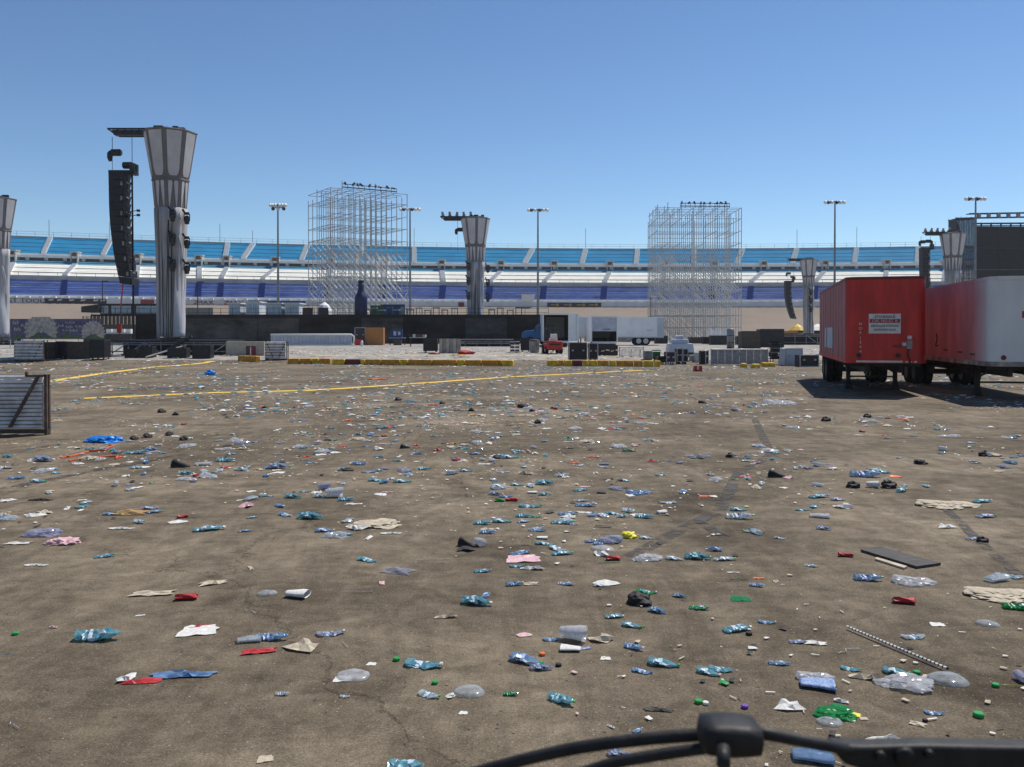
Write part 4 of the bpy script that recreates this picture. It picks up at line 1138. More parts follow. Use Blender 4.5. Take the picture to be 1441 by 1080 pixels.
for px, yy, m, lab, c in ((655, 499, 'signal_red', 'crumpled red tarp on the ground right of the wooden crate', (1.4, .8, .28)), (645, 501.5, 'kerb_o', 'flat orange board lying below the red tarp', (1.3, .7, .1)), (611, 499, 'red_dark', 'dark red cloth lying left of the wooden crate', (.9, .6, .15))):
    bm = bmesh.new(); bmesh.ops.create_icosphere(bm, subdivisions=2, radius=.5)
    for v in bm.verts: n_ = mnoise.noise(v.co * 3 + Vector((px, 0, 0))); v.co = Vector((v.co.x * c[0] * (1 + n_ * .5), v.co.y * c[1] * (1 + n_ * .4), max(0, v.co.z + .2 + n_ * .25) * c[2] * 1.6))
    me = bpy.data.meshes.new('tarp'); bm.to_mesh(me); bm.free(); me.materials.append(M[m]); tag(link('tarp', me, None, G(px, yy)), lab, 'tarp')
# middle clutter
for i, px in enumerate((721, 728)):
    q = thing('pallet_stack', ('left', 'right')[i] + ' small stack of pallets before the blue truck', 'pallets', G(px, 497), 0, 'pallet stacks before the blue truck')
    for j in range(4):
        mb = MB(); mb.box((0, .4, .12 + .27 * j), (.42, .8, .06)); mb.build('pallet_deck', M['sign_white'], q)
        mb = MB(); mb.box((0, .4, .22 + .27 * j), (.36, .7, .12)); mb.build('pallet_block', M['dark'], q)
casebox('flight_case', 'black upright case before the blue truck, left of the grey bin', 'case', 733, 746, 476, 496, M['dark'], trim=M['dark_metal'], wheels=True, group=GC)
p = G(752, 497); q = thing('trash_bin', 'grey-brown ribbed bin left of the red forklift', 'bin', p)
mb = MB(); mb.lathe([(.36, 0), (.42, .3), (.44, .95), (.46, 1.0), (.38, 1.0)], 12); mb.build('bin_body', M['rust_alu'], q)
mb = MB(); mb.lathe([(.46, 1.0), (.40, 1.12), (.1, 1.16)], 12); mb.build('lid', M['brown'], q)
# red forklift
p = G(780, 498.5); t = thing('forklift', 'small red forklift parked in front of the open trailer', 'forklift', p, R(8))
mb = MB(); mb.b2((-.62, 0, .3), (.62, 2.0, .85)); bevel(mb.build('body', M['signal_red'], t), .12, 3)
mb = MB(); mb.b2((-.66, -.25, .35), (.66, .05, 1.05)); bevel(mb.build('counterweight', M['signal_red'], t), .1, 3)
mb = MB(); mb.box((0, .5, 1.15), (.62, .5, .22)); mb.box((0, .25, 1.4), (.55, .14, .4)); bevel(mb.build('seat', M['white_paint'], t), .04, 2)
mb = MB()
for x in (-.55, .55):
    for y in (.05, 1.5): mb.tube((x, y, .8), (x * .9, y + (.1 if y < 1 else -.1), 2.05), .035, 5)
for x in (-.5, .5): mb.tube((x, .15, 2.05), (x, 1.4, 2.05), .035, 5)
for y in (.15, .55, 1.0, 1.4): mb.tube((-.5, y, 2.05), (.5, y, 2.05), .03, 5)
mb.build('roll_cage', M['dark_metal'], t)
mb = MB()
for x in (-.3, .3): mb.b2((x - .05, 2.05, .15), (x + .05, 2.15, 2.3))
for z in (.4, 1.3, 2.25): mb.b2((-.3, 2.07, z), (.3, 2.13, z + .08))
mb.build('mast', M['dark_metal'], t)
for x in (-.58, .58):
    for y, r_ in ((.25, .3), (1.65, .34)):
        mb = MB(); mb.lathe([(r_ * .8, -.13), (r_, -.09), (r_, .09), (r_ * .8, .13)], 14, (x, y, r_), 'x'); wq = mb.build('wheel', M['tyre'], t)
        mb = MB(); mb.lathe([(r_ * .45, -.14), (r_ * .45, .14)], 10, (x, y, r_), 'x'); mb.build('rim', M['sign_white'], wq)
mb = MB(); mb.b2((-.45, -.28, .7), (.45, -.26, .82)); mb.build('rear_band', M['dark'], t)
for x in (-.25, .25): mb = MB(); mb.b2((x - .05, 2.15, .08), (x + .05, 3.1, .13)); mb.build('fork', M['dark_metal'], t)
# black cases on dollies and neighbours
casebox('flight_case', 'large black flight case on casters above the maroon kerb', 'case', 801, 826, 482.5, 510, M['dark'], dep=1.2, trim=M['alu'], wheels=True, group=GC)
casebox('flight_case', 'narrow black case on casters right of the large black case', 'case', 829, 841, 483.5, 509.5, M['dark'], dep=1.0, trim=M['alu'], wheels=True, group=GC)
q = casebox('speaker_wedge', 'black box with pale scrawl beneath the half-open trailer', 'case', 843, 869, 487, 501, M['dark'], dep=1.0, trim=M['dark_metal'], group=GC)
for i in range(4): mb = MB(); x = -.55 + i * .36; mb.slab([(x, -.05, .3 + .1 * (i % 2)), (x + .25, -.05, .36), (x + .3, -.05, .44), (x + .05, -.05, .40 + .1 * (i % 2))], (0, .02, 0)); mb.build('scrawl', M['sign_white'], q)
def crowd_barrier(label, px0, px1, ytop, ybot, m, nb, solid=False, group='crowd barriers'):
    a, b = G(px0, ybot), G(px1, ybot); Y = a.y; z = at(px0, ytop, Y).z - a.z; L = b.x - a.x
    t = thing('crowd_barrier', label, 'barrier', (a.x, Y, a.z), math.atan2(b.y - a.y, b.x - a.x), group)
    mb = MB()
    for zz in (.12, z - .04): mb.tube((0, 0, zz), (L, 0, zz), .035, 6)
    for x in (.03, L - .03): mb.tube((x, 0, 0), (x, 0, z), .035, 6)
    mb.build('frame', M['alu'], t)
    for i in range(nb):
        mb = MB(); x = L * (i + .5) / nb
        if solid: mb.box((x, .02, z / 2 + .04), (L / nb - .02, .03, z - .2))
        else: mb.tube((x, 0, .12), (x, 0, z - .05), .018, 5)
        mb.build('sheet' if solid else 'bar', m, t)
    for x in (.25, L / 2, L - .25): mb = MB(); mb.box((x, -.02, .03), (.08, .9, .05)); mb.tube((x, .35, .05), (x, .03, z * .8), .03, 5); mb.build('foot', M['alu'], t)
    return t
crowd_barrier('pale barred barrier below the long white semi trailer', 871, 906, 488, 502.5, M['sign_white'], 20)
casebox('trash_bin', 'grey square bin right of the pale barred barrier', 'bin', 907, 918, 494, 507, M['rust_alu'], dep=.7)
q = casebox('trash_bin', 'green wheeled bin beside the kerb end', 'bin', 920, 929.5, 495.5, 509, M['green'], dep=.6, wheels=True)
mb = MB(); mb.b2((-.26, -.05, .72), (.26, .65, .78)); mb.build('lid', M['green'], q)
casebox('flight_case', 'low black case between the green bin and the framed case', 'case', 927, 936, 502, 513.5, M['dark'], wheels=True, trim=M['dark_metal'], group=GC)
casebox('flight_case', 'alu-framed purple-black case left of the tall black cases', 'case', 938, 950, 495.5, 514, M['dark'], trim=M['alu'], wheels=True, group=GC, panelm=mat('purple_laminate', (.05, .025, .06), .6))
casebox('flight_case', 'tall black case beneath the pale grey tarp stack', 'case', 953, 960, 491, 513, M['dark'], trim=M['alu'], wheels=True, group=GC)
casebox('flight_case', 'second tall black case beneath the pale grey tarp stack', 'case', 961.5, 968, 491.5, 513, M['dark'], trim=M['alu'], wheels=True, group=GC)
for i, (a_, b_, y0, y1, m, lab) in enumerate(((971, 977, 493, 500, 'red_dark', 'dark red carton on the ground-level pile by the tall black cases'), (972, 980, 500, 507, 'beige', 'beige carton at the foot of the pile by the tall black cases'), (979, 985, 496, 508, 'sign_white', 'white-and-red upright carton left of the mesh barrier'), (986, 992, 494, 511, 'dark', 'narrow black case just left of the mesh barrier'), (993, 997, 494, 511, 'dark_metal', 'thin dark upright case touching the mesh barrier'))):
    casebox('carton', lab, 'carton', a_, b_, y0, y1 + 2, M[m], dep=.6, trim=M['sign_white'] if i == 4 else None)
# pale tarp-covered stack
p = G(960, 503); k = p.y / FPX; t = thing('covered_stack', 'pale grey tarp-covered stepped stack before the right scaffold', 'stack', p)
for i, (w_, z0, z1, dx) in enumerate(((36, .35, 1.0, 0), (24, 1.0, 1.32, -1), (11, 1.32, 1.58, -1))):
    mb = MB(); mb.box((dx * k, .9, (z0 + z1) / 2), (w_ * k, 1.6 - .3 * i, z1 - z0 + .01), taper=.9); bevel(mb.build('covered_tier', M['tarp_grey'], t), .06, 2)
mb = MB(); mb.box((0, .9, .17), (34 * k, 1.5, .34)); mb.build('dolly_base', M['dark_metal'], t)
# solid mesh barrier
crowd_barrier('long grey perforated steel barrier behind the yellow blocks', 1000, 1081, 491, 515, mat('perforated_grey_sheet', (.30, .31, .33), .55, .3, var=.2, scale=5), 8, True)
for px, yb, wpx, c, lab in ((1048, 517.5, 9, 'yellow', 'left yellow plastic block at the foot of the perforated barrier'), (1065, 518.5, 13, 'yellow', 'biggest bright yellow plastic block before the perforated barrier'), (1078, 516.5, 10, 'kerb_y', 'dull yellow block behind the biggest yellow block'), (1087, 516.5, 10, 'kerb_y', 'right yellow block, next to the dark chair stack')):
    p = G(px, yb); k = p.y / FPX; mb = MB(); mb.box((0, .25, 3 * k), (wpx * k, .5, 6 * k), taper=.8); tag(bevel(mb.build('wheel_stop', M[c], None, loc=p), .06, 2), lab, 'block', 'yellow plastic blocks by the barrier')
p = G(983, 523); t = thing('red_bucket', 'red and white box lying open on the lot before the barrier', 'box', p)
k = p.y / FPX; mb = MB(); mb.box((0, .2, 4 * k), (11 * k, .5, 8 * k), taper=.85); mb.build('body', M['signal_red'], t)
mb = MB(); mb.box((-1 * k, -.06, 5 * k), (3 * k, .02, 5 * k)); mb.build('white_mark', M['sign_white'], t)
# chair stack / dark machine
p = G(1094, 513.5); k = p.y / FPX; t = thing('chair_stack', 'tall dark stack of chairs left of the pale blue cabinet', 'stack', p)
for i in range(8):
    z = (8 + i * 3) * k; mb = MB(); mb.box((0, .3, z), (15 * k + rnd.uniform(-.1, .1), .6, 1.2 * k)); mb.box((rnd.uniform(-.1, .1), .58, z + 2.5 * k), (13 * k, .06, 4 * k)); mb.build('chair', M['rust_alu'] if i in (3, 5) else M['dark'], t)
mb = MB()
for x in (-6, 6):
    for y in (.05, .55): mb.tube((x * k, y, 0), (x * k, y, 30 * k), .03, 5)
mb.build('chair_legs', M['dark_metal'], t)
q = casebox('cabinet', 'pale blue-grey cabinet left of the red trailer', 'cabinet', 1105, 1129, 491, 515, M['tarp_grey'], dep=1.1, trim=M['alu'])
casebox('monitor_case', 'black-fronted case in a pale frame touching the red trailer wheels', 'case', 1126, 1152, 500, 516.5, M['dark'], dep=1.0, trim=M['alu'], group=GC)
casebox('crate', 'orange-brown crate under the farthest speaker tower', 'crate', 1104, 1123, 466, 481, M['ply'], dep=2, trim=None)
casebox('flight_case', 'wide black backdrop case left of the orange-brown crate', 'case', 1070, 1103, 463.5, 489, M['dark'], dep=1.5, trim=M['dark_metal'], group=GC)
casebox('flight_case', 'brown-black row of cases behind the perforated barrier', 'case', 1044, 1070, 466.5, 491, M['brown'], dep=1.5, trim=M['dark_metal'], group=GC)
p = G(1028, 491); mb = MB(); k = p.y / FPX; t = thing('steel_drum', 'tall grey cylinder standing behind the perforated barrier', 'cylinder', p)
mb.lathe([(5.2 * k, 0), (5.2 * k, 27 * k), (4.6 * k, 28 * k)], 16); mb.build('shell', M['pole'], t, True)
for z in (8, 18): mb = MB(); mb.lathe([(5.2 * k, z * k), (5.5 * k, (z + .5) * k), (5.2 * k, (z + 1) * k)], 16); mb.build('hoop', M['dark_metal'], t)
casebox('flight_case', 'black cabinet pair, left one, beneath the right scaffold', 'case', 940, 955, 447, 476, M['dark'], dep=2, trim=M['dark_metal'], group='black cabinets beneath the right scaffold').location.z = .7
casebox('flight_case', 'black cabinet pair, right one, beneath the right scaffold', 'case', 962, 972, 447, 476, M['dark'], dep=2, trim=M['dark_metal'], group='black cabinets beneath the right scaffold').location.z = .7
for i, px in enumerate((998, 1004, 1010, 1016, 1021)):
    p = at(px, 479, 128); mb = MB(); mb.box((0, 0, .9), (.5, .5, 1.8 - .3 * (i % 2))); mb.box((0, 0, 2.0 - .3 * (i % 2)), (.35, .35, .3))
    tag(mb.build('water_barrel', M['white_paint'], None, loc=(p.x, 128, .7)), ('first', 'second', 'third', 'fourth', 'fifth')[i] + ' white upright tank from the left beneath the right scaffold', 'tank', 'row of white tanks beneath the right scaffold')
for i, (px, yb, Y, c) in enumerate(((930, 484, 112, 'dark'), (978, 486, 104, 'brown'), (1000, 487, 102, 'dark'), (1012, 487, 100, 'dark_metal'), (1045, 487, 101, 'dark'), (1060, 486, 104, 'brown'))):
    p = at(px, yb, Y); mb = MB(); mb.box((0, 0, .5), (rnd.uniform(1.2, 2.4), 1, rnd.uniform(.7, 1.4)))
    tag(mb.build('equipment_crate', M[c], None, loc=(p.x, Y, .7)), ('low dark crate at the tail of the long white semi trailer', 'low brown crate just above the pale grey covered stack', 'low dark crate above the left end of the perforated barrier', 'low grey-black crate left of the tall grey cylinder', 'low dark crate right of the tall grey cylinder', 'low brown crate above the right end of the perforated barrier')[i], 'crate', 'low crates behind the perforated barrier')
for px, w_, lab in ((1122, 2.2, 'small yellow tent far left of the farthest tower foot'), (1150, 3.2, 'small pale yellow tent right of the farthest tower foot')):
    p = at(px, 470, 205); t = thing('canopy_tent', lab, 'tent', (p.x, 205, .7)); zz = at(px, 456, 205).z - .7
    mb = MB(); mb.lathe([(w_, zz - 1.6), (w_ * .55, zz - .7), (.08, zz)], 8); mb.build('canopy', M['yellow'] if px < 1130 else M['sign_white'], t)
    for sx in (-1, 1): mb = MB(); mb.tube((sx * w_ * .9, 0, 0), (sx * w_ * .9, 0, zz - 1.5), .06, 4); mb.build('leg', M['pole'], t)

# ================================================================== TRUCKS IN THE MIDDLE
def wheel(parent, c, r, wd, rimm=None, n=20):
    mb = MB(); mb.lathe([(r * .62, -wd / 2), (r * .9, -wd / 2), (r, -wd * .36), (r, wd * .36), (r * .9, wd / 2), (r * .62, wd / 2)], n, c, 'x', cap=False)
    w_ = mb.build('wheel', M['tyre'], parent)
    mb = MB(); mb.lathe([(r * .62, -wd / 2 + .01), (r * .55, -wd * .2), (r * .2, -wd * .25), (r * .16, -wd * .45), (r * .05, -wd * .47)], 14, c, 'x')
    mb.lathe([(r * .62, wd / 2 - .01), (r * .55, wd * .2), (r * .2, wd * .25), (r * .16, wd * .45), (r * .05, wd * .47)], 14, c, 'x')
    mb.build('rim', rimm or M['dark_metal'], w_)
    return w_
def rear_on_truck(label, px0, px1, ytop, yfloor, Y, kind):
    a, b = at(px0, yfloor, Y), at(px1, yfloor, Y); zf = a.z - terr(Y); zt = at(px0, ytop, Y).z - terr(Y); W = b.x - a.x; L = 9
    t = thing('box_truck', label, 'truck', ((a.x + b.x) / 2, Y, terr(Y)), 0, 'trucks parked by the stage')
    h = W / 2
    mb = MB()
    mb.b2((-h, .06, zf), (-h + .06, L, zt)); mb.b2((h - .06, .06, zf), (h, L, zt)); mb.b2((-h + .06, .06, zt - .06), (h - .06, L, zt)); mb.b2((-h + .06, .06, zf), (h - .06, L, zf + .08)); mb.b2((-h + .06, L - .06, zf + .08), (h - .06, L, zt - .06))
    mb.build('box_body', M['truck_white'], t)
    mb = MB(); mb.b2((-h + .065, .2, zf + .085), (-h + .09, L - .1, zt - .065)); mb.b2((h - .09, .2, zf + .085), (h - .065, L - .1, zt - .065)); mb.b2((-h + .09, L - .12, zf + .085), (h - .09, L - .08, zt - .065)); mb.b2((-h + .09, .2, zf + .085), (h - .09, L - .15, zf + .1)); mb.b2((-h + .09, .2, zt - .09), (h - .09, L - .15, zt - .066)); mb.build('lining', M['interior'], t)
    mb = MB(); mb.b2((-h - .03, 0, zf), (-h + .1, .058, zt + .02)); mb.b2((h - .1, 0, zf), (h + .03, .058, zt + .02)); mb.b2((-h + .1, 0, zt - .14), (h - .1, .058, zt + .02)); mb.b2((-h + .1, 0, zf - .14), (h - .1, .058, zf + .06)); mb.build('door_frame', M['white_paint'], t)
    if kind == 'swing':
        mb = MB(); mb.b2((h + .05, -.02, zf + .05), (h + 1.0, .04, zt - .03)); dq = mb.build('rear_door', M['truck_white'], t)
        mb = MB(); mb.tube((h + .75, -.06, zf + .1), (h + .75, -.06, zt - .1), .025, 5); mb.build('lock_bar', M['steel'], dq)
    else:
        n = 6; zz = zf + (zt - zf) * .42
        for i in range(n):
            mb = MB(); d = (zt - .14 - zz) / n; mb.b2((-h + .1, .1, zz + d * i + .006), (h - .1, .14, zz + d * (i + 1) - .006)); mb.build('shutter_slat', M['tarp_grey'], t)
        for q in range(5):
            mb = MB(); x = -.1 + q * .16; mb.slab([(x, .085, zz + .14), (x + .1, .085, zz + .16), (x + .07, .085, zz + .3), (x - .02, .085, zz + .24)], (0, .012, 0)); mb.build('door_mark', M['ink'], t)
        mb = MB(); mb.box((0, .12, zz - .05), (W - .22, .06, .1)); mb.build('shutter_foot', M['dark_metal'], t)
    for sx in (-1, 1): wheel(t, (sx * (h - .35), 1.8, .5), .5, .5)
    mb = MB(); mb.b2((-h + .2, .1, zf - .5), (h - .2, .25, zf - .15)); mb.b2((-.4, .3, .6), (.4, L, zf - .01)); mb.build('chassis', M['under'], t)
    for sx in (-1, 1): mb = MB(); mb.box((sx * (h - .3), .03, zf - .25), (.3, .06, .1)); mb.build('tail_light', M['red_dark'], t)
rear_on_truck('white box trailer seen from behind, doors swung open on a dark empty load', 764, 801, 441.5, 481, 90, 'swing')
rear_on_truck('white box trailer seen from behind with its roll door half open', 832, 869, 445, 482, 90.5, 'roll')
# long semi trailer side-on with blue tractor
Y = 97; g = terr(Y); a, b = at(768, 470, Y), at(934, 470, Y); L = b.x - a.x; zt = at(900, 446.5, Y).z - g; zf = at(900, 475, Y).z - g
t = thing('semi_trailer', 'long white semi trailer parked side-on behind the open box trailers', 'trailer', (a.x, Y, g), 0, 'trucks parked by the stage')
n = 11
for i in range(n):
    mb = MB(); mb.b2((L * i / n + .008, 0, zf + .03), (L * (i + 1) / n - .008, .04, zt - .1)); mb.build('side_panel', M['truck_white'], t)
mb = MB(); mb.b2((0, .04, zf), (L, 2.6, zt - .02)); mb.build('box_body', M['truck_white'], t)
mb = MB(); mb.b2((-.02, -.03, zt - .1), (L + .02, .06, zt + .02)); mb.build('roof_rail', M['white_paint'], t)
mb = MB(); mb.b2((-.02, -.03, zf - .06), (L + .02, .06, zf + .05)); mb.build('floor_rail', M['alu'], t)
mb = MB(); mb.b2((L - .75, -.035, zf + .03), (L, -.005, zt - .1)); mb.build('rear_corner_panel', M['tarp_grey'], t)
mb = MB(); mb.b2((L * .855, -.012, zf + .75), (L * .9, -.004, zf + .88)); mb.build('small_decal', M['tarp_grey'], t)
for x in (899, 909):
    xx = at(x, 470, Y).x - a.x
    for y in (.2, 2.3): wheel_c = MB(); r_ = .5; wheel_c.lathe([(r_ * .6, -.14), (r_ * .92, -.14), (r_, -.1), (r_, .1), (r_ * .92, .14), (r_ * .6, .14)], 20, (xx, y, r_), 'y', cap=False); wq = wheel_c.build('wheel', M['tyre'], t); rm_ = MB(); rm_.lathe([(r_ * .62, -.13), (r_ * .5, -.05), (r_ * .2, -.1), (.02, -.12)], 14, (xx, y, r_), 'y'); rm_.build('rim', M['sign_white'], wq)
mb = MB(); mb.b2((L * .74, .5, .55), (L * .93, 2.3, zf - .06)); mb.build('bogie', M['under'], t)
mb = MB(); mb.slab([(L * .52, .05, zf - .06), (L * .74, .05, zf - .06), (L * .72, .05, zf - .55), (L * .52, .05, zf - .5)], (0, .5, 0)); mb.build('side_skirt', M['rust_alu'], t)
for x in (.28, .30): mb = MB(); mb.tube((L * x, .5, .05), (L * x, .5, zf - .06), .07, 6); mb.build('landing_leg', M['dark_metal'], t)
# tractor, nose to the left
ax, bx = at(734, 470, Y).x, at(771, 470, Y).x
t = thing('semi_tractor', 'blue truck tractor with sloped roof fairing, nose to the left', 'truck', (ax, Y, g), 0, 'trucks parked by the stage'); Lc = bx - ax
hz = lambda py: at(750, py, Y).z - g
mb = MB(); prof = [(0.05, hz(477)), (0.05, hz(469)), (.35, hz(466)), (1.45, hz(464.5)), (1.75, hz(458)), (2.1, hz(455.5)), (Lc * .98, hz(446)), (Lc * .98, hz(477))]
mb.slab([(x, .12, z) for x, z in prof], (0, 2.2, 0)); bevel(mb.build('cab', M['blue_truck'], t), .1, 3)
mb = MB(); mb.slab([(1.72, .095, hz(464)), (1.95, .095, hz(459)), (2.5, .095, hz(459)), (2.5, .095, hz(465))], (0, .02, 0)); mb.build('side_window', M['glass'], t)
mb = MB(); mb.slab([(1.5, .25, hz(464.2)), (1.76, .25, hz(458.3)), (1.76, 2.1, hz(458.3)), (1.5, 2.1, hz(464.2))], (-.02, 0, .01)); mb.build('windscreen', M['glass'], t)
mb = MB(); mb.box((.02, 1.2, hz(479)), (.25, 2.3, .45)); mb.build('bumper', M['alu'], t)
mb = MB(); mb.slab([(.4, .05, hz(474)), (.9, .02, hz(470.5)), (1.5, .05, hz(474))], (0, .2, 0)); mb.build('mudguard', M['blue_truck'], t)
mb = MB(); mb.tube((2.75, .2, hz(466)), (2.75, .2, hz(446)), .08, 8); mb.build('exhaust_stack', M['alu'], t)
for xx in (.95, 2.6):
    for y in (.18, 2.25): wq = MB(); wq.lathe([(.3, -.14), (.46, -.14), (.5, -.1), (.5, .1), (.46, .14), (.3, .14)], 18, (xx, y, .5), 'y', cap=False); o = wq.build('wheel', M['tyre'], t); q = MB(); q.lathe([(.3, -.13), (.2, -.06), (.05, -.12)], 12, (xx, y, .5), 'y'); q.build('rim', M['alu'], o)
mb = MB(); mb.b2((.3, .5, .5), (Lc, 2, .85)); mb.build('chassis', M['under'], t)
mb = MB(); mb.box((1.5, -.02, hz(464)), (.12, .18, .45)); mb.build('mirror', M['dark'], t)

# ================================================================== RED TRAILERS (right foreground)
def big_trailer(label, nose, head, L, W, zt, zf, side_m, nose_m, sign, axles, gear, seed):
    t = thing('semi_trailer', label, 'trailer', (nose[0], nose[1], 0), -head, 'parked storage trailers')
    r = .28
    arc = [(r - r * math.cos(a), r - r * math.sin(a)) for a in np.linspace(0, math.pi / 2, 6)]
    plan = [(0, L)] + arc + [(W - x, y) for x, y in reversed(arc)] + [(W, L)]
    mb = MB(); pl = [(.03 + x * (W - .06) / W, .03 + y * (L - .06) / L) for x, y in plan]
    mb.slab([(x, y, zf) for x, y in pl], (0, 0, zt - zf - .03)); mb.build('box_body', M['interior'], t)
    # side panels, one sheet each, with seams
    n = 10; y0 = r
    for sx in (0, 1):
        for i in range(n):
            a, b = y0 + (L - y0) * i / n, y0 + (L - y0) * (i + 1) / n
            x = 0 if sx == 0 else W
            mb = MB(); dx = .028 if sx == 0 else -.028
            mb.b2((x, a + .004, zf + .12), (x + dx, b - .004, zt - .1)); q = mb.build('side_panel', side_m, t)
            if sx == 0 and seed == 1:
                s_ = MB(); s_.b2((-.012, a - .03, zf + .12), (.002, a + .03, zt - .1)); s_.build('seam_strip', side_m, q)
    # rounded corners and flat nose
    for s in (0, 1):
        pts = arc if s == 0 else [(W - x, y) for x, y in arc]
        mb = MB(); vs = []
        for x, y in pts: vs += [(x, y, zf + .12), (x, y, zt - .1)]
        mb.add(vs, [(2 * k, 2 * k + 2, 2 * k + 3, 2 * k + 1) for k in range(len(pts) - 1)]); mb.build('nose_corner', nose_m, t, True)
    mb = MB(); mb.b2((r, 0, zf + .12), (W - r, .028, zt - .1)); mb.build('nose_panel', nose_m, t)
    top = MB(); top.slab([(x, y, zt - .1) for x, y in [(W / 2 + (x - W / 2) * 1.012, y - .012 if y < L else y) for x, y in plan]], (0, 0, .1)); top.build('roof_rail', sign['rail'], t)
    bot = MB(); bot.slab([(x, y, zf - .02) for x, y in [(W / 2 + (x - W / 2) * 1.012, y - .015 if y < L else y) for x, y in plan]], (0, 0, .14)); bot.build('floor_rail', sign['floor'], t)
    und = MB()
    for x in (.7, W - .7): und.b2((x - .06, .4, zf - .34), (x + .06, L - .2, zf - .02))
    for i in range(12): und.b2((.1, .5 + i * (L - 1) / 11 - .04, zf - .14), (W - .1, .5 + i * (L - 1) / 11 + .04, zf - .02))
    und.build('underframe', M['under'], t)
    for yA in axles:
        for x in (.18, .52, W - .52, W - .18): wheel(t, (x, yA, .5), .5, .28)
        mb = MB(); mb.tube((.2, yA, .5), (W - .2, yA, .5), .08, 8); mb.b2((.5, yA - .5, .5), (.7, yA + .5, zf - .3)); mb.b2((W - .7, yA - .5, .5), (W - .5, yA + .5, zf - .3)); mb.build('axle', M['under'], t)
    for x in (.05, W - .65):
        mb = MB(); mb.b2((x, axles[-1] + .75, .25), (x + .6, axles[-1] + .77, zf - .02)); mb.build('mud_flap', M['tyre'], t)
    gx = (.42, W - .42)
    for x in gx:
        lg = MB(); lg.b2((x - .07, gear - .07, .12), (x + .07, gear + .07, zf - .02)); lg.b2((x - .05, gear - .05, .05), (x + .05, gear + .05, .12)); q = lg.build('landing_leg', M['under'], t)
        ft = MB(); ft.lathe([(.12, -.1), (.14, 0), (.12, .1)], 10, (x, gear, .13), 'x'); ft.b2((x - .14, gear - .16, 0), (x + .14, gear + .16, .04)); ft.build('foot', M['under'], q)
        br = MB(); br.tube((x, gear, .55), (x, gear + 1.3, zf - .1), .035, 5); br.tube((x, gear, .6), (W / 2 + (x - W / 2) * .1, gear, zf - .06), .035, 5); br.build('brace', M['under'], t)
    cb = MB(); cb.b2((gx[0], gear - .03, .42), (gx[1], gear + .03, .48)); cb.build('cross_bar', M['under'], t)
    # mirrored details
    gl = MB(); gl.b2((W - .60, -.05, zf + .46), (W - .44, 0, zf + .72)); gq = gl.build('plug_box', M['rust_alu'], t)
    for x, z in ((W - .68, zf + .60), (W - .52, zf + .82)): c_ = MB(); c_.lathe([(.05, -.16), (.07, -.08), (.07, 0)], 10, (x, 0, z), 'y'); c_.box((x, -.02, z), (.12, .04, .12)); c_.build('air_coupling', M['sign_white'], gq)
    c_ = MB(); c_.path([(W - .55, -.05, zf + .45), (W - .58, -.1, zf + .25), (W - .5, -.06, zf + .05), (W - .52, .1, zf - .2)], .022, 6); c_.build('air_hose', M['dark'], t)
    for x in (.38, W - .85): c_ = MB(); c_.lathe([(.06, -.05), (.075, 0)], 10, (x, 0, zf + .24), 'y'); c_.build('marker_lamp', M['red_dark'] if side_m is M['red_side_pale'] else M['dark'], t)
    return t
T1 = big_trailer('bright red box trailer with a white sign on its nose', (10.98, 28.0), R(15.5), 11.0, 2.42, 3.86, 1.06, M['red_side'], M['red'], {'rail': M['red_dark'], 'floor': M['red']}, (8.2, 9.4), 3.4, 1)
W = 2.42
# white sign with red band on the nose
sx, sz, sw, sh = 1.16, 2.33, .96, .64
mb = MB(); mb.b2((sx - sw / 2, -.012, sz - sh / 2), (sx + sw / 2, -.002, sz + sh / 2)); q = mb.build('sign', M['sign_white'], T1)
mb = MB(); mb.b2((sx - sw / 2 + .025, -.018, sz + .025), (sx + sw / 2 - .025, -.0125, sz + .15)); mb.build('sign_band', M['sign_red'], q)
rot = (R(90), 0, 0)
text('lettering', 'STORABLE', .115, M['ink'], q, (sx, -.02, sz + .22), rot, sx=1.15)
text('lettering', 'CAL NO-ET X', .125, M['sign_white'], q, (sx, -.024, sz + .085), rot, sx=1.0)
text('lettering', 'RENTALS & STORAGE', .10, M['ink'], q, (sx, -.02, sz - .075), rot, sx=.85)
text('lettering', 'LEASE AND SALES', .09, M['ink'], q, (sx, -.02, sz - .20), rot, sx=.95)
for i, ch in enumerate('NOP1344'):
    text('lettering', ch, .13, M['sign_white'], T1, (.43, -.006, 2.32 - i * .15), rot)
mb = MB(); mb.b2((.30, -.045, 1.07), (W - .72, -.03, 1.13)); mb.build('reflective_strip', M['sign_white'], T1)
for x in (W - .64, W - .52, W - .38): mb = MB(); mb.b2((x, -.045, 1.075), (x + .08, -.03, 1.115)); mb.build('reflector', M['sign_white'], T1)
mb = MB(); mb.b2((W - 1.02, -.008, 1.55), (W - .75, -.002, 1.63)); mb.build('painted_number_patch', M['red_dark'], T1)
for (y0, y1) in ((4.6, 6.9), (7.2, 8.0)): mb = MB(); mb.b2((-.022, y0, 1.45), (-.013, y1, 2.25)); mb.build('grey_repair_patch', M['tarp_grey'], T1)
T2 = big_trailer('bleached red trailer with white rounded nose at the right frame edge', (14.0, 25.0), R(12), 11.6, 2.42, 3.68, 1.06, M['red_side_pale'], M['trailer_white'], {'rail': M['red_side_pale'], 'floor': M['rust_rail']}, (9.0, 10.2), 2.5, 2)
mb = MB(); mb.b2((1.06, -.012, 3.02), (1.62, -.002, 3.18)); mb.build('vent', M['dark_metal'], T2)
mb = MB(); mb.b2((.2, -.035, 3.575), (W - .2, -.014, 3.685)); mb.build('nose_cap', M['trailer_white'], T2)
mb = MB(); mb.b2((.86, -.010, 2.46), (1.7, -.002, 2.66)); mb.build('sign_band', M['sign_red'], T2)
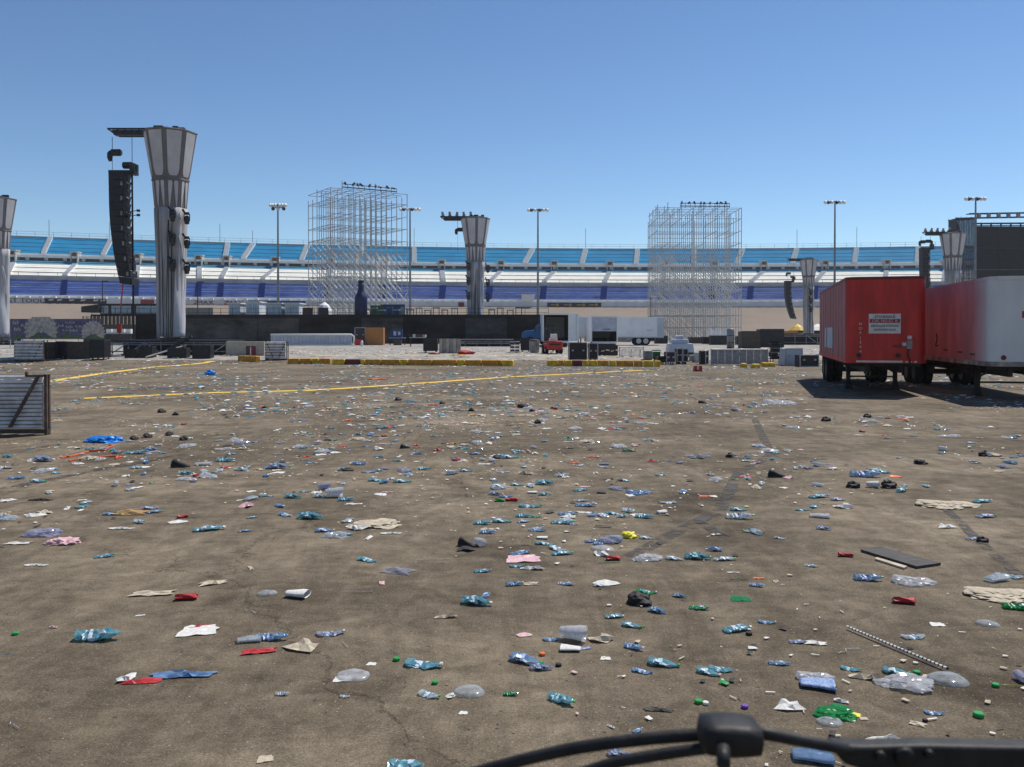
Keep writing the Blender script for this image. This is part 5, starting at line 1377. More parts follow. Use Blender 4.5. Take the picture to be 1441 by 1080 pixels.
text('lettering', 'STORABLE', .11, M['sign_red'], T2, (1.28, -.012, 2.74), rot, sx=1.15)
text('lettering', 'CAL NO-ET X', .115, M['sign_white'], T2, (1.28, -.016, 2.56), rot)
text('lettering', 'RENTALS & STORAGE', .085, M['rust_alu'], T2, (1.28, -.010, 2.38), rot, sx=.85)
text('lettering', 'LEASE AND SALES', .08, M['rust_alu'], T2, (1.28, -.010, 2.26), rot, sx=.95)
for yy, zz in ((5.3, 1.55), (4.2, 1.42), (2.6, 1.38), (1.3, 1.34)): mb = MB(); mb.b2((-.02, yy, zz), (-.008, yy + .45, zz + .05)); mb.build('scrape_mark', M['ink'], T2)
mb = MB(); mb.path([(-.015, 5.55, 2.0), (-.015, 5.45, 1.8), (-.015, 5.6, 1.62)], .02, 4); mb.build('scrape_mark', M['ink'], T2)

# ================================================================== WINDSCREEN WIPER (just in front of the camera)
D = .78
wp = lambda px, py, d=D: at(px, py, d)
base = wp(1500, 1100)
t = thing('windscreen_wiper', 'black windscreen wiper of the camera vehicle crossing the bottom right corner', 'wiper', base)
def wbuild(mb, name, smooth=True):
    mb.v = [(x - base.x, y - base.y, z - base.z) for x, y, z in mb.v]
    return mb.build(name, M['wiper'], t, smooth)
k = D / FPX
def smooth_path(pts, n=6):
    out = []
    P = [pts[0]] + pts + [pts[-1]]
    for i in range(1, len(P) - 2):
        for j in range(n):
            u = j / n; a, b, c, d = P[i - 1], P[i], P[i + 1], P[i + 2]
            out.append(.5 * ((2 * b) + (c - a) * u + (2 * a - 5 * b + 4 * c - d) * u * u + (3 * b - a - 3 * c + d) * u ** 3))
    return out + [pts[-1]]
mb = MB(); mb.path(smooth_path([wp(600, 1108, .86), wp(700, 1079, .84), wp(800, 1055, .82), (wp(900, 1041, .8)), wp(1000, 1033, .785)]), 9.5 * k, 8); wbuild(mb, 'frame_arm')
mb = MB(); mb.path(smooth_path([wp(780, 1102, .8), wp(860, 1075, .79), wp(930, 1062, .78), wp(1000, 1052, .77)]), 8.5 * k, 8); wbuild(mb, 'blade_strip')
# joint housing
bm = bmesh.new(); bmesh.ops.create_cube(bm, size=1)
bmesh.ops.subdivide_edges(bm, edges=bm.edges[:], cuts=3, use_grid_fill=True)
c = wp(1027, 1034, .76)
for v in bm.verts:
    q = v.co.copy(); s_ = max(abs(q.x), abs(q.y), abs(q.z)) / max(q.length, 1e-6)
    q = q.lerp(q * s_ * 1.18, .42)
    tap = 1 - .22 * max(0, q.x) - .10 * max(0, -q.x)
    v.co = Vector((q.x * 84 * k, q.y * 60 * k, q.z * 41 * k * tap + (-.06 * q.x) * 40 * k))
me = bpy.data.meshes.new('joint_housing'); bm.to_mesh(me); bm.free(); me.materials.append(M['wiper'])
me.polygons.foreach_set('use_smooth', [True] * len(me.polygons))
o = link('joint_housing', me, t, c - base)
mb = MB(); mb.tube(wp(1018, 1052, .735), wp(1018, 1078, .72), 9 * k, 8); wbuild(mb, 'joint_pin')
mb = MB(); mb.path([wp(1050, 1029, .77), wp(1090, 1035, .775), wp(1150, 1047, .78), wp(1205, 1058, .785)], [9 * k, 9.5 * k, 9 * k, 8 * k], 8); wbuild(mb, 'frame_arm')
mb = MB(); mb.slab([wp(1172, 1049), wp(1215, 1052), wp(1300, 1050), wp(1441, 1053), wp(1560, 1056), wp(1560, 1120), wp(1300, 1112), wp(1230, 1090), wp(1190, 1078), wp(1180, 1066)], Vector((0, .02, 0))); ob = wbuild(mb, 'wiper_arm', False); bevel(ob, .004, 3)
for px, py, r_ in ((1238, 1063, 8), (1272, 1065, 15), (1306, 1060, 7)):
    mb = MB(); mb.lathe([(r_ * k, 0), (r_ * .85 * k, -.004), (r_ * .4 * k, -.005)], 14, wp(px, py) + Vector((0, -.0005, 0)), 'y'); wbuild(mb, 'rivet')
# ================================================================== LITTER
LM = {
 'teal': clear_mat('teal_clear_plastic', (.62, .84, .89), (.22, .46, .53), .6, .1),
 'blue': clear_mat('blue_clear_plastic', (.70, .80, .92), (.28, .41, .58), .58, .1),
 'clear': clear_mat('clear_plastic', (.82, .86, .90), (.66, .70, .72), .45, .1),
 'greenp': clear_mat('green_clear_plastic', (.45, .85, .55), (.03, .34, .09), .7, .14),
 'lilac': clear_mat('lilac_clear_plastic', (.80, .80, .9), (.48, .48, .58), .55, .14),
 'film': clear_mat('milky_plastic_film', (.88, .89, .91), (.70, .70, .72), .52, .22),
}
OM = {
 'white': mat('white_paper', (.74, .73, .69), .75, var=.12, scale=8, spec=.15, trans=.12),
 'beige': mat('beige_paper', (.58, .50, .38), .8, var=.2, scale=8, spec=.1, trans=.1),
 'tan': mat('tan_cardboard', (.40, .25, .12), .85, var=.2, scale=8, spec=.1),
 'red': mat('red_card', (.50, .025, .03), .55, var=.25, scale=8),
 'pink': mat('pink_wrapper', (.60, .22, .26), .5, var=.3, scale=14, col2=(.62, .55, .54)),
 'black': mat('black_litter', (.022, .018, .016), .7, var=.4, scale=6),
 'navy': mat('blue_label', (.05, .14, .42), .4, var=.3, scale=12, col2=(.42, .50, .62)),
 'denim': mat('faded_blue_card', (.12, .22, .40), .85, var=.3, scale=7),
 'lblteal': mat('teal_label', (.04, .34, .42), .35, var=.5, scale=16, col2=(.58, .70, .72)),
 'dark_crease': mat('dark_teal_crease_shade', (.02, .13, .19), .35, var=.4, scale=12, col2=(.03, .22, .30)),  # crease shade painted on the bottle bodies
 'lblblue': mat('blue_white_label', (.04, .12, .45), .4, var=.5, scale=16, col2=(.62, .66, .72)),
 'lblwhite_glint': mat('white_label_and_glint', (.70, .72, .74), .4, var=.4, scale=14, col2=(.25, .40, .55)),  # real label bands, and the glints painted on bottle bodies
 'green': mat('green_cap_plastic', (.015, .32, .06), .4),
 'yellow': mat('bright_yellow_scrap', (.80, .70, .02), .5),
 'orange': mat('orange_scrap', (.75, .16, .03), .5),
 'blueb': mat('bright_blue_plastic', (.01, .20, .62), .4),
 'purple': mat('purple_scrap', (.16, .06, .36), .5),
 'grey': mat('dark_grey_board', (.085, .078, .072), .85, var=.3, scale=5, stretch=(1, 6, 1)),
 'stripe': mat('scuffed_black_and_white_stick', (.60, .58, .54), .6, scale=45, col2=(.05, .05, .05)),
}
lr = random.Random(21)
def dentf(seed):
    return lambda k, i: 1 + .50 * mnoise.noise(Vector((k * .6, math.cos(2 * math.pi * i / 10) * 1.3, math.sin(2 * math.pi * i / 10) * 1.3 + seed * 7.3))) + .24 * mnoise.noise(Vector((k * 1.7, i * 1.9, seed * 3.1)))
def flat_fix(mb, sq, bend, seed):
    vs = []
    for x, y, z in mb.v:
        y2 = y * (1.12 + .25 * (1 - sq)) + bend * math.sin(x * 3.0)
        z2 = z * sq * (1 + .35 * mnoise.noise(Vector((x * 3, y * 2, seed)))) + .03 * math.sin(x * 5 + seed)
        vs.append((x * (1 - .05 * (1 - sq)), y2, z2))
    lo = -.16 * sq
    mb.v = [(x, y, max(0.004, z - lo)) for x, y, z in vs]
BV = []
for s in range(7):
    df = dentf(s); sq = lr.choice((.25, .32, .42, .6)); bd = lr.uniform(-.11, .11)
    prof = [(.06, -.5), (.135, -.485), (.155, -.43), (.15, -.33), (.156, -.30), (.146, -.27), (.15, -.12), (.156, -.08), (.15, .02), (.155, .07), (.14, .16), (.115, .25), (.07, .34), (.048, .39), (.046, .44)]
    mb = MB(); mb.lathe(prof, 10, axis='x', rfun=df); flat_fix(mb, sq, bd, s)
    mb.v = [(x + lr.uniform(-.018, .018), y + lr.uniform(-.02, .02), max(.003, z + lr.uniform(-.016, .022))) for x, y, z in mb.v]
    for fi, f in enumerate(mb.f):        # pale glints and dark crease shade painted onto faces of the crushed body
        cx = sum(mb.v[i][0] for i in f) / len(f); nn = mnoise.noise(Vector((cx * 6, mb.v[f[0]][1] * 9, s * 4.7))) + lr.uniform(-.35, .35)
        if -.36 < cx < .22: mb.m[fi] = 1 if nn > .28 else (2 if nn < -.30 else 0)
    body = mb.mesh('bottle', [LM['teal'], OM['lblwhite_glint'], OM['dark_crease']])
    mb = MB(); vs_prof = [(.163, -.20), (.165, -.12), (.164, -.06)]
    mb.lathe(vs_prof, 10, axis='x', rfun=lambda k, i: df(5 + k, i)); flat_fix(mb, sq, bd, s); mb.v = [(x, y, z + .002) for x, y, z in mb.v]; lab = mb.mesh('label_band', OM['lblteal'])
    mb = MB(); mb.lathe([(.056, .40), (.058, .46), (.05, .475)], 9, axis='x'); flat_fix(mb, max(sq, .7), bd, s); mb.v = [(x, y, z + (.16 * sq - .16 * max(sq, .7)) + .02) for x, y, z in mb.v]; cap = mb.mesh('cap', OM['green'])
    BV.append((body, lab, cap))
def sheet_mesh(name, asp, rough, lift, seed, n=10):
    r_ = random.Random(seed); mb = MB(); vs = [(0, 0, lift * r_.uniform(.3, 1.0))]
    for ring, f in ((1, .5), (2, 1.0)):
        for i in range(n):
            a = 2 * math.pi * i / n; sq_ = max(abs(math.cos(a)), abs(math.sin(a))) ** (1.0 if n == 16 else .8)
            q = f * (1 + r_.uniform(-rough, rough) * (.6 if ring == 1 else 1)) * .5 / sq_
            vs.append((q * math.cos(a), q * math.sin(a) * asp, max(.008, lift * r_.uniform(-.35, 1.0) * (1.0 if ring == 1 else .55))))
    fs = [(0, 1 + i, 1 + (i + 1) % n) for i in range(n)] + [(1 + i, 1 + n + i, 1 + n + (i + 1) % n, 1 + (i + 1) % n) for i in range(n)]
    mb.add(vs, fs); return mb.mesh(name, OM['white'])
PV = [sheet_mesh('paper', asp, .35, lf, 30 + i) for i, (asp, lf) in enumerate(((.7, .12), (.5, .16), (.9, .2), (.35, .1), (.6, .26), (.8, .1), (.45, .22), (1.0, .3)))]
FV = [sheet_mesh('flat_sheet', asp, .2, .07, 60 + i, 16) for i, asp in enumerate((.8, .45, .25))]
def lump_mesh(name, sc, amp, seed, sub=3, freq=2.2, flatb=.25, m='film'):
    bm = bmesh.new(); bmesh.ops.create_icosphere(bm, subdivisions=sub, radius=.5)
    for v in bm.verts:
        p = v.co.copy(); o = Vector((seed * 3.1, seed * 1.7, seed))
        d = amp * (mnoise.noise(p * freq + o) + .6 * abs(mnoise.noise(p * freq * 2.3 + o)) + .35 * mnoise.noise(p * freq * 5 + o))
        p = p * (1 + d)
        v.co = Vector((p.x * sc[0], p.y * sc[1], max(0.0, (p.z + flatb)) * sc[2]))
    me = bpy.data.meshes.new(name); bm.to_mesh(me); bm.free()
    me.materials.append(LM.get(m) or OM[m]); return me
GV = [lump_mesh('plastic_bag', (1, .75, .30), .75, i + 1, 4, 1.9, .12) for i in range(4)]
KV = [lump_mesh('black_lump', (1, .75, .55), .6, i + 11, 3, 1.9, .25, 'black') for i in range(3)]
def cup_mesh(seed):
    mb = MB(); df = lambda k, i: 1 + .16 * mnoise.noise(Vector((k * .5, math.cos(i * .52) * 1.3, math.sin(i * .52) * 1.3 + seed * 5)))
    mb.lathe([(.001, -.47), (.20, -.47), (.215, -.40), (.24, -.2), (.265, 0), (.29, .22), (.31, .42), (.33, .46), (.33, .48), (.30, .44), (.26, .1), (.2, -.3)], 12, axis='x', rfun=df)
    sq = (.3, .5, .85)[seed % 3]
    mb.v = [(x, y * (1.3 - .3 * sq), max(.004, z * sq + .3 * sq)) for x, y, z in mb.v]
    return mb.mesh('cup', LM['clear'], True)
CV = [cup_mesh(i) for i in range(4)]
mb = MB(); mb.lathe([(.5, 0), (.5, .38), (.42, .5), (.001, .5)], 12); mb.v = [(x, y, z * .75) for x, y, z in mb.v]; CAPV = mb.mesh('closure', OM['green'])
def can_mesh(seed):
    mb = MB(); df = dentf(seed + 40); mb.lathe([(.12, -.5), (.19, -.45), (.2, -.25), (.2, .2), (.19, .42), (.14, .5), (.12, .47)], 10, axis='x', rfun=df)
    mb.v = [(x, y, max(.004, z * .7 + .13)) for x, y, z in mb.v]; return mb.mesh('can', OM['red'])
NV = [can_mesh(i) for i in range(2)]
def lid_mesh(seed):
    mb = MB(); df = lambda k, i: 1 + .14 * mnoise.noise(Vector((math.cos(i * .45) * 1.2, math.sin(i * .45) * 1.2, seed * 5 + k * .4)))
    mb.lathe([(.5, 0), (.49, .05), (.42, .09), (.34, .11), (.2, .12), (.001, .10)], 14, rfun=df, cap=False)
    mb.v = [(x, y * .8, max(.003, z * (1 + .5 * mnoise.noise(Vector((x * 3, y * 3, seed)))))) for x, y, z in mb.v]
    return mb.mesh('lid', LM['clear'], True)
LV = [lid_mesh(i) for i in range(3)]
def stick_mesh(seed, r=.012, n=7):
    r_ = random.Random(seed); mb = MB(); pts = [(-.5 + i / (n - 1), r_.uniform(-.03, .03) * seed, .02 + r_.uniform(0, .015)) for i in range(n)]; mb.path(pts, r, 5); return mb.mesh('stick', OM['white'])
SV = [stick_mesh(0), stick_mesh(1), stick_mesh(2), stick_mesh(4)]
def shoe_mesh():
    mb = MB(); secs = []
    # outline stations along the shoe: x, half-width, height
    st = [(-.5, .10, .22), (-.44, .15, .40), (-.3, .16, .46), (-.15, .15, .42), (0, .14, .30), (.15, .16, .24), (.3, .18, .20), (.42, .16, .15), (.5, .07, .08)]
    vs = []
    for x, w_, h in st:
        for y, z in ((-w_, 0), (-w_ * 1.02, .07), (-w_ * .8, h * .75), (0, h), (w_ * .8, h * .75), (w_ * 1.02, .07), (w_, 0)): vs.append((x, y, z))
    n = 7; fs = [(k * n + i, (k + 1) * n + i, (k + 1) * n + i + 1, k * n + i + 1) for k in range(len(st) - 1) for i in range(n - 1)]
    fs += [tuple(range(n)), tuple(range((len(st) - 1) * n, len(st) * n))]
    mb.add(vs, fs); up = mb.mesh('shoe', OM['black'], True)
    so = MB(); pl = [(x, w_ * 1.08) for x, w_, h in st]; so.slab([(x, -w_, 0) for x, w_ in pl] + [(x, w_, 0) for x, w_ in reversed(pl)], (0, 0, .06))
    return up, so.mesh('sole', OM['grey'])
SHOE = shoe_mesh()

def put(name, me, loc, rz, size, m=None, sc=None):
    o = bpy.data.objects.new(name, me); COL.objects.link(o)
    o.location = loc; o.rotation_euler = (0, 0, rz); o.scale = sc or (size, size, size)
    if m is not None:
        o.material_slots[0].link = 'OBJECT'; o.material_slots[0].material = m
    return o
def put_child(name, me, par, m):
    c = bpy.data.objects.new(name, me); COL.objects.link(c); c.parent = par
    c.material_slots[0].link = 'OBJECT'; c.material_slots[0].material = m
    return c
GRP = {'lid': 'clear domed lids and cups on the lot', 'bottle': 'plastic bottles littering the lot', 'paper': 'paper and card scraps littering the lot', 'cup': 'clear cups littering the lot', 'bag': 'plastic bags littering the lot', 'cap': 'bottle caps on the lot', 'can': 'crushed cans on the lot', 'stick': 'straws and sticks on the lot', 'lump': 'dark lumps of litter on the lot', 'shoe': 'lost shoes on the lot'}
NOUN = {'lid': 'domed plastic lid', 'bottle': 'bottle', 'paper': 'paper scrap', 'flat': 'flat card scrap', 'cup': 'plastic cup', 'bag': 'plastic bag', 'cap': 'bottle cap', 'can': 'crushed can', 'stick': 'thin straw', 'lump': 'lump', 'shoe': 'shoe'}
COLW = {'teal': 'teal', 'blue': 'blue', 'clear': 'clear', 'greenp': 'green', 'lilac': 'lilac', 'film': 'milky white', 'white': 'white', 'beige': 'beige', 'tan': 'tan', 'red': 'red', 'pink': 'pink', 'black': 'black', 'navy': 'dark blue', 'denim': 'faded blue', 'green': 'green', 'yellow': 'yellow', 'orange': 'orange', 'blueb': 'bright blue', 'purple': 'purple', 'grey': 'dark grey', 'stripe': 'striped', 'wteal': 'white-banded teal', 'wblue': 'blue and white', 'wclear': 'white-banded clear'}
ITEMS = []          # (object, kind, colour, x, y)
GOV = {'wteal': ('teal', 'lblwhite_glint'), 'wblue': ('blue', 'lblblue'), 'wclear': ('clear', 'lblwhite_glint'), 'teal': ('teal', 'lblteal'), 'blue': ('blue', 'navy'), 'clear': ('clear', 'lblwhite_glint'), 'greenp': ('greenp', 'green'), 'lilac': ('lilac', 'lblblue')}
def litter(p, kind, col, size, rz=None, parts=True, squash=None):
    rz = lr.uniform(0, 6.28) if rz is None else R(rz)
    loc = (p.x, p.y, p.z + .003)
    if kind == 'bottle':
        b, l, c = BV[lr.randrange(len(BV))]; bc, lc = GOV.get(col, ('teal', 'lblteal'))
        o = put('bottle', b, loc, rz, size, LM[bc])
        if parts:
            put_child('label_band', l, o, OM[lc])
            if lr.random() < .7: put_child('cap', c, o, OM['green' if lr.random() < .5 else ('white' if lr.random() < .6 else 'blueb')])
    elif kind == 'cup': o = put('cup', CV[lr.randrange(len(CV))], loc, rz, size, LM.get(col) or OM[col])
    elif kind == 'lid': o = put('clear_lid', LV[lr.randrange(len(LV))], loc, rz, size, LM.get(col) or OM[col])
    elif kind == 'bag': o = put('plastic_bag', GV[lr.randrange(len(GV))], loc, rz, size, LM.get(col) or OM[col], (size, size, size * (squash or 1)))
    elif kind == 'flat': o = put('card_scrap', FV[lr.randrange(2)], loc, rz, size, OM.get(col) or LM[col])
    elif kind == 'strip': o = put('card_strip', FV[2], loc, rz, size, OM[col])
    elif kind == 'cap': o = put('screw_closure', CAPV, loc, rz, size, OM[col])
    elif kind == 'can': o = put('can', NV[lr.randrange(2)], loc, rz, size, OM[col])
    elif kind == 'stick': o = put('straw', SV[lr.randrange(len(SV))], loc, rz, size, OM[col], (size, size, max(size * .6, .25)))
    elif kind == 'lump': o = put('litter_lump', KV[lr.randrange(len(KV))], loc, rz, size, OM[col])
    elif kind == 'shoe':
        o = put('shoe', SHOE[0], loc, rz, size, OM[col]); put_child('sole', SHOE[1], o, OM['grey'])
    else: o = put('paper_scrap', PV[lr.randrange(len(PV))], loc, rz, size, OM.get(col) or LM[col])
    o['category'] = {'paper': 'paper', 'flat': 'paper', 'strip': 'paper', 'lump': 'litter', 'stick': 'straw', 'cap': 'cap'}.get(kind, kind)
    o['group'] = GRP.get({'flat': 'paper', 'strip': 'paper'}.get(kind, kind))
    ITEMS.append([o, {'strip': 'flat'}.get(kind, kind), col, p.x, p.y])
    return o
# hand-placed litter read off the photograph: px, py, kind, colour, size in px, rotation, own label, landmark name
H = [
 (148,782,'bottle','teal',26,20,None,None),(50,794,'strip','white',28,0,None,None),(213,832,'flat','beige',52,4,'large flattened cream paper plate at lower left','the flattened cream plate'),
 (300,819,'paper','beige',32,30,None,None),(262,842,'can','red',28,10,'crushed red can just below the flattened cream plate','the crushed red can'),(376,834,'lid','clear',28,40,None,None),(418,838,'cup','white',32,-10,'white paper cup with green rim fallen on its side','the white paper cup'),
 (352,860,'stick','white',26,-35,None,None),(345,778,'stick','beige',18,60,None,None),(353,799,'paper','beige',18,None,None,None),(22,893,'cap','green',8,0,None,None),(76,883,'paper','pink',10,None,None,None),
 (140,895,'bottle','wteal',60,12,'flattened white and blue-green bottle alone at lower left','the flattened white bottle'),(282,880,'strip','red',30,14,None,None),(279,884,'flat','white',47,14,'white and red food wrapper at lower left','the red and white wrapper'),
 (350,900,'cup','clear',32,20,None,None),(385,897,'bottle','wblue',42,8,None,None),(363,914,'flat','red',44,12,'torn red card under the clear cup at lower left','the torn red card'),(430,907,'paper','beige',44,-30,'torn cream paper strip curling beside the torn red card',None),
 (466,890,'bottle','lilac',40,20,None,None),(486,908,'stick','white',22,-60,None,None),(198,957,'paper','red',44,5,'red and white paper packet next to the faded blue card','the red packet'),(178,955,'paper','white',24,30,None,None),
 (258,945,'strip','denim',80,5,'long faded blue card strip at lower left','the faded blue card strip'),(398,977,'bottle','clear',20,10,None,None),(373,1067,'flat','beige',21,20,None,None),(197,866,'flat','white',12,20,None,None),(20,1022,'stick','white',24,-35,None,None),(12,922,'stick','white',18,10,None,None),
 (657,767,'shoe','black',27,-25,'black shoe with a clear cup beside it, centre of the lot','the black shoe'),(674,766,'cup','film',21,-60,None,None),(518,787,'bottle','teal',33,-12,None,None),(560,802,'paper','lilac',42,-20,'crumpled purplish wrapper left of centre',None),(538,820,'paper','pink',15,None,None,None),
 (503,831,'stick','white',42,0,None,None),(610,785,'stick','beige',50,5,None,None),(590,791,'stick','white',20,30,None,None),(680,803,'bottle','teal',26,10,None,None),(735,783,'flat','pink',46,8,'reddish cream tray wrapper right of the black shoe',None),
 (728,796,'bottle','teal',22,15,None,None),(750,799,'paper','white',28,-10,None,None),(725,822,'bottle','blue',25,25,None,None),(748,821,'paper','beige',20,None,None,None),(798,821,'bottle','lilac',27,-20,None,None),(853,818,'paper','white',36,-15,None,None),(845,824,'bottle','clear',20,0,None,None),
 (768,764,'bottle','wteal',30,5,None,None),(792,778,'bottle','teal',32,-5,None,None),(848,771,'lid','film',34,-15,'milky domed lid lying left of the crumpled clear bag',None),(863,787,'can','red',20,10,None,None),(858,791,'stick','green',32,8,None,None),(912,785,'bag','film',32,10,'crumpled clear plastic bag on the dark tyre mark','the crumpled clear bag'),
 (950,786,'bottle','clear',26,-15,None,None),(900,846,'lump','black',34,-30,'big black crumpled lump right of centre, bottles around it','the big black lump'),(926,860,'bottle','wblue',28,-20,None,None),(910,832,'bottle','greenp',30,-5,None,None),(957,839,'bottle','blue',20,-10,None,None),
 (628,867,'paper','beige',26,10,'lone crumpled cream paper ball below the black shoe','the cream paper ball'),(684,837,'bottle','blue',24,80,None,None),(672,847,'bottle','wteal',46,-6,'teal bottle lying with its cap left, touching an upright one','the crossed teal bottles'),(865,867,'bottle','teal',28,-8,None,None),(890,880,'bottle','teal',30,-20,None,None),(902,885,'stick','green',16,40,None,None),
 (738,892,'paper','pink',22,-15,None,None),(810,886,'paper','white',32,8,'bright white crumpled napkin near the lower middle','the white napkin'),(777,899,'bottle','wblue',26,10,None,None),(806,898,'cup','film',40,-15,'milky clear cup lying just below the white napkin',None),(803,913,'cup','white',30,170,'open-mouthed white and blue cup facing left',None),(822,912,'flat','navy',18,20,None,None),
 (845,899,'paper','beige',34,5,'corrugated beige paper right of the white napkin',None),(742,928,'bottle','blue',54,-28,'long dark blue bottle lying slanted in the lower middle','the long blue bottle'),(762,940,'bottle','lilac',32,12,None,None),(763,922,'cap','orange',9,0,'orange bottle cap beside the long blue bottle',None),(786,937,'cap','black',9,0,'black ring cap right of the long blue bottle',None),
 (893,911,'bottle','blue',31,-25,None,None),(935,933,'bottle','teal',46,-14,None,None),(904,944,'bottle','wblue',30,-8,None,None),(852,926,'flat','white',14,0,None,None),(597,933,'bottle','wteal',58,-8,'clear bottle with bright teal label and green cap, lower middle','the teal-labelled bottle'),(558,929,'cap','green',10,0,None,None),(556,920,'stick','beige',14,-40,None,None),
 (497,949,'lid','film',48,-10,'large milky domed lid with a white scrap on it, lower left of centre','the milky lid'),(482,954,'flat','white',24,10,None,None),(486,980,'bottle','clear',16,0,None,None),(523,934,'flat','white',13,0,None,None),(612,962,'cap','green',9,0,None,None),(605,977,'bottle','clear',38,-25,'grey-looking clear bottle left of the large clear lid',None),
 (635,980,'paper','white',15,None,None,None),(661,972,'lid','clear',46,-5,'large round clear domed lid at the lower middle','the large clear lid'),(720,977,'bottle','greenp',22,10,'short bright green bottle end at the lower middle','the green bottle end'),(792,985,'bottle','teal',46,-30,'teal bottle slanting down right, lowest in the middle','the slanting teal bottle'),(927,997,'strip','grey',40,-8,None,None),
 (860,1023,'paper','white',12,None,None,None),(898,1028,'bottle','blue',19,40,None,None),(870,1061,'bottle','lilac',30,10,None,None),(573,1075,'bottle','teal',58,-10,'teal bottle cut off by the bottom edge left of the wiper',None),(652,1003,'flat','white',12,0,None,None),(890,1015,'stick','white',14,0,None,None),
 (983,784,'bottle','teal',36,3,None,None),(1020,786,'bottle','clear',32,-12,None,None),(1190,782,'can','red',19,-10,'small red crushed can left of the dark grey board',None),(1142,796,'bottle','clear',20,-30,None,None),(1223,814,'bottle','wblue',36,0,None,None),(1285,818,'bag','film',36,-8,None,None),
 (1032,805,'strip','white',17,0,None,None),(1038,815,'stick','green',26,-5,None,None),(1067,813,'flat','orange',15,0,'orange card scrap right of the greenish straw',None),(1090,818,'paper','beige',10,None,None,None),(1066,824,'bottle','wblue',21,-10,None,None),(1041,841,'flat','greenp',26,0,None,None),(985,855,'bottle','greenp',30,-15,None,None),
 (1410,834,'bag','beige',62,-5,'biggest cream plastic bag spread at the right edge','the big cream bag'),(1423,810,'bottle','clear',34,-20,None,None),(1400,815,'cup','clear',30,30,None,None),(1272,847,'can','red',27,-12,'crushed bright red cup on bare ground at right','the crushed red cup'),(1432,855,'bottle','greenp',32,-6,None,None),(1390,877,'lid','clear',28,-15,None,None),
 (1038,884,'bottle','wteal',44,4,None,None),(1080,875,'bottle','blue',24,-5,None,None),(1318,878,'flat','white',17,0,None,None),(1123,903,'bottle','lilac',24,-4,None,None),(1148,904,'paper','white',25,-10,None,None),(1287,895,'bottle','clear',34,15,None,None),(1273,911,'flat','black',20,-5,None,None),(1054,893,'cap','black',9,0,None,None),
 (1193,914,'stick','white',38,25,None,None),(1335,955,'lid','clear',50,-20,'flattened clear cup at the lower end of the long stick','the stick-end cup'),(998,946,'bottle','teal',36,-30,'left one of two crossed teal bottles, lower right','the two crossed bottles'),(1016,941,'bottle','teal',36,-12,'right one of two crossed teal bottles, lower right',None),(1097,933,'bottle','blue',29,-12,None,None),
 (1150,963,'cup','navy',46,-14,'torn blue and white carton cup at lower right','the torn blue carton'),(1146,953,'bag','film',34,0,None,None),(1198,941,'bottle','teal',27,-20,None,None),(1222,952,'paper','beige',38,-20,'tangled cream rope and paper left of the clear bag',None),(1262,945,'bottle','teal',34,-10,None,None),(1290,948,'cap','green',9,0,None,None),
 (1275,960,'bag','film',54,-12,'pinkish white flattened bag at lower right','the flattened white bag'),(1425,964,'stick','yellow',38,-5,None,None),(1437,958,'cup','lilac',20,80,None,None),(1401,966,'cap','green',9,0,None,None),(983,989,'cap','green',11,0,None,None),(993,991,'cap','white',9,0,None,None),(1048,996,'cap','purple',10,0,None,None),(1110,991,'paper','white',36,-8,None,None),
 (1185,987,'paper','white',18,None,None,None),(1182,1003,'bag','greenp',42,-5,'bright green crumpled plastic with a yellow tail, lower right','the bright green plastic'),(1203,1005,'flat','yellow',14,-30,None,None),(1167,1015,'lid','clear',34,-5,None,None),(1315,1003,'bottle','wblue',24,-8,None,None),(1377,1008,'cap','green',13,0,None,None),(1302,1015,'cap','black',7,0,None,None),
 (1243,1040,'paper','white',40,6,'white plastic cutlery-like scrap just above the wiper arm',None),(1292,1019,'paper','beige',18,None,None,None),(1415,1050,'bottle','blue',21,0,None,None),(1143,1064,'cup','blue',54,-10,'blue clear cup partly hidden behind the wiper joint',None),(1328,1043,'flat','white',12,0,None,None),(1215,1011,'flat','beige',10,0,None,None),
 (153,619,'bag','blueb',36,0,'bright blue plastic dish-shaped bag near the left barricade rack','the bright blue plastic'),(188,618,'lump','black',11,0,None,None),(207,615,'lump','black',12,0,None,None),(63,647,'bottle','lilac',30,0,None,None),(43,648,'paper','white',14,None,None,None),(193,636,'bottle','wteal',32,0,None,None),(215,633,'bottle','lilac',20,10,None,None),
 (254,656,'shoe','black',24,5,'black shoe on the left, right of the orange straps','the left black shoe'),(286,653,'cup','film',22,10,None,None),(318,648,'bottle','teal',25,10,None,None),(393,657,'bottle','lilac',34,8,'purplish bottle right of the left black shoe',None),(351,702,'cup','clear',20,70,None,None),(25,672,'bottle','wblue',26,0,None,None),(7,658,'paper','white',18,None,None,None),
 (55,677,'bottle','teal',22,0,None,None),(80,666,'bottle','teal',14,0,None,None),(57,702,'strip','black',30,-3,None,None),(183,690,'bottle','blue',14,0,None,None),(183,682,'paper','lilac',12,None,None,None),(185,720,'paper','tan',38,3,'crumpled tan cardboard on the left between two bottles','the tan cardboard'),(158,723,'bottle','blue',24,10,None,None),(218,720,'bottle','blue',20,15,None,None),
 (251,733,'paper','white',24,0,None,None),(257,728,'can','red',14,30,None,None),(295,743,'bottle','wteal',42,5,None,None),(345,747,'bottle','blue',18,5,None,None),(355,728,'bottle','teal',16,20,None,None),(438,727,'bottle','teal',38,3,None,None),(402,724,'bottle','wblue',26,-25,None,None),(67,750,'bag','lilac',34,10,'bluish clear bag on the left beside a pinkish one',None),(90,762,'bag','pink',32,0,'pinkish clear bag lying at left',None),
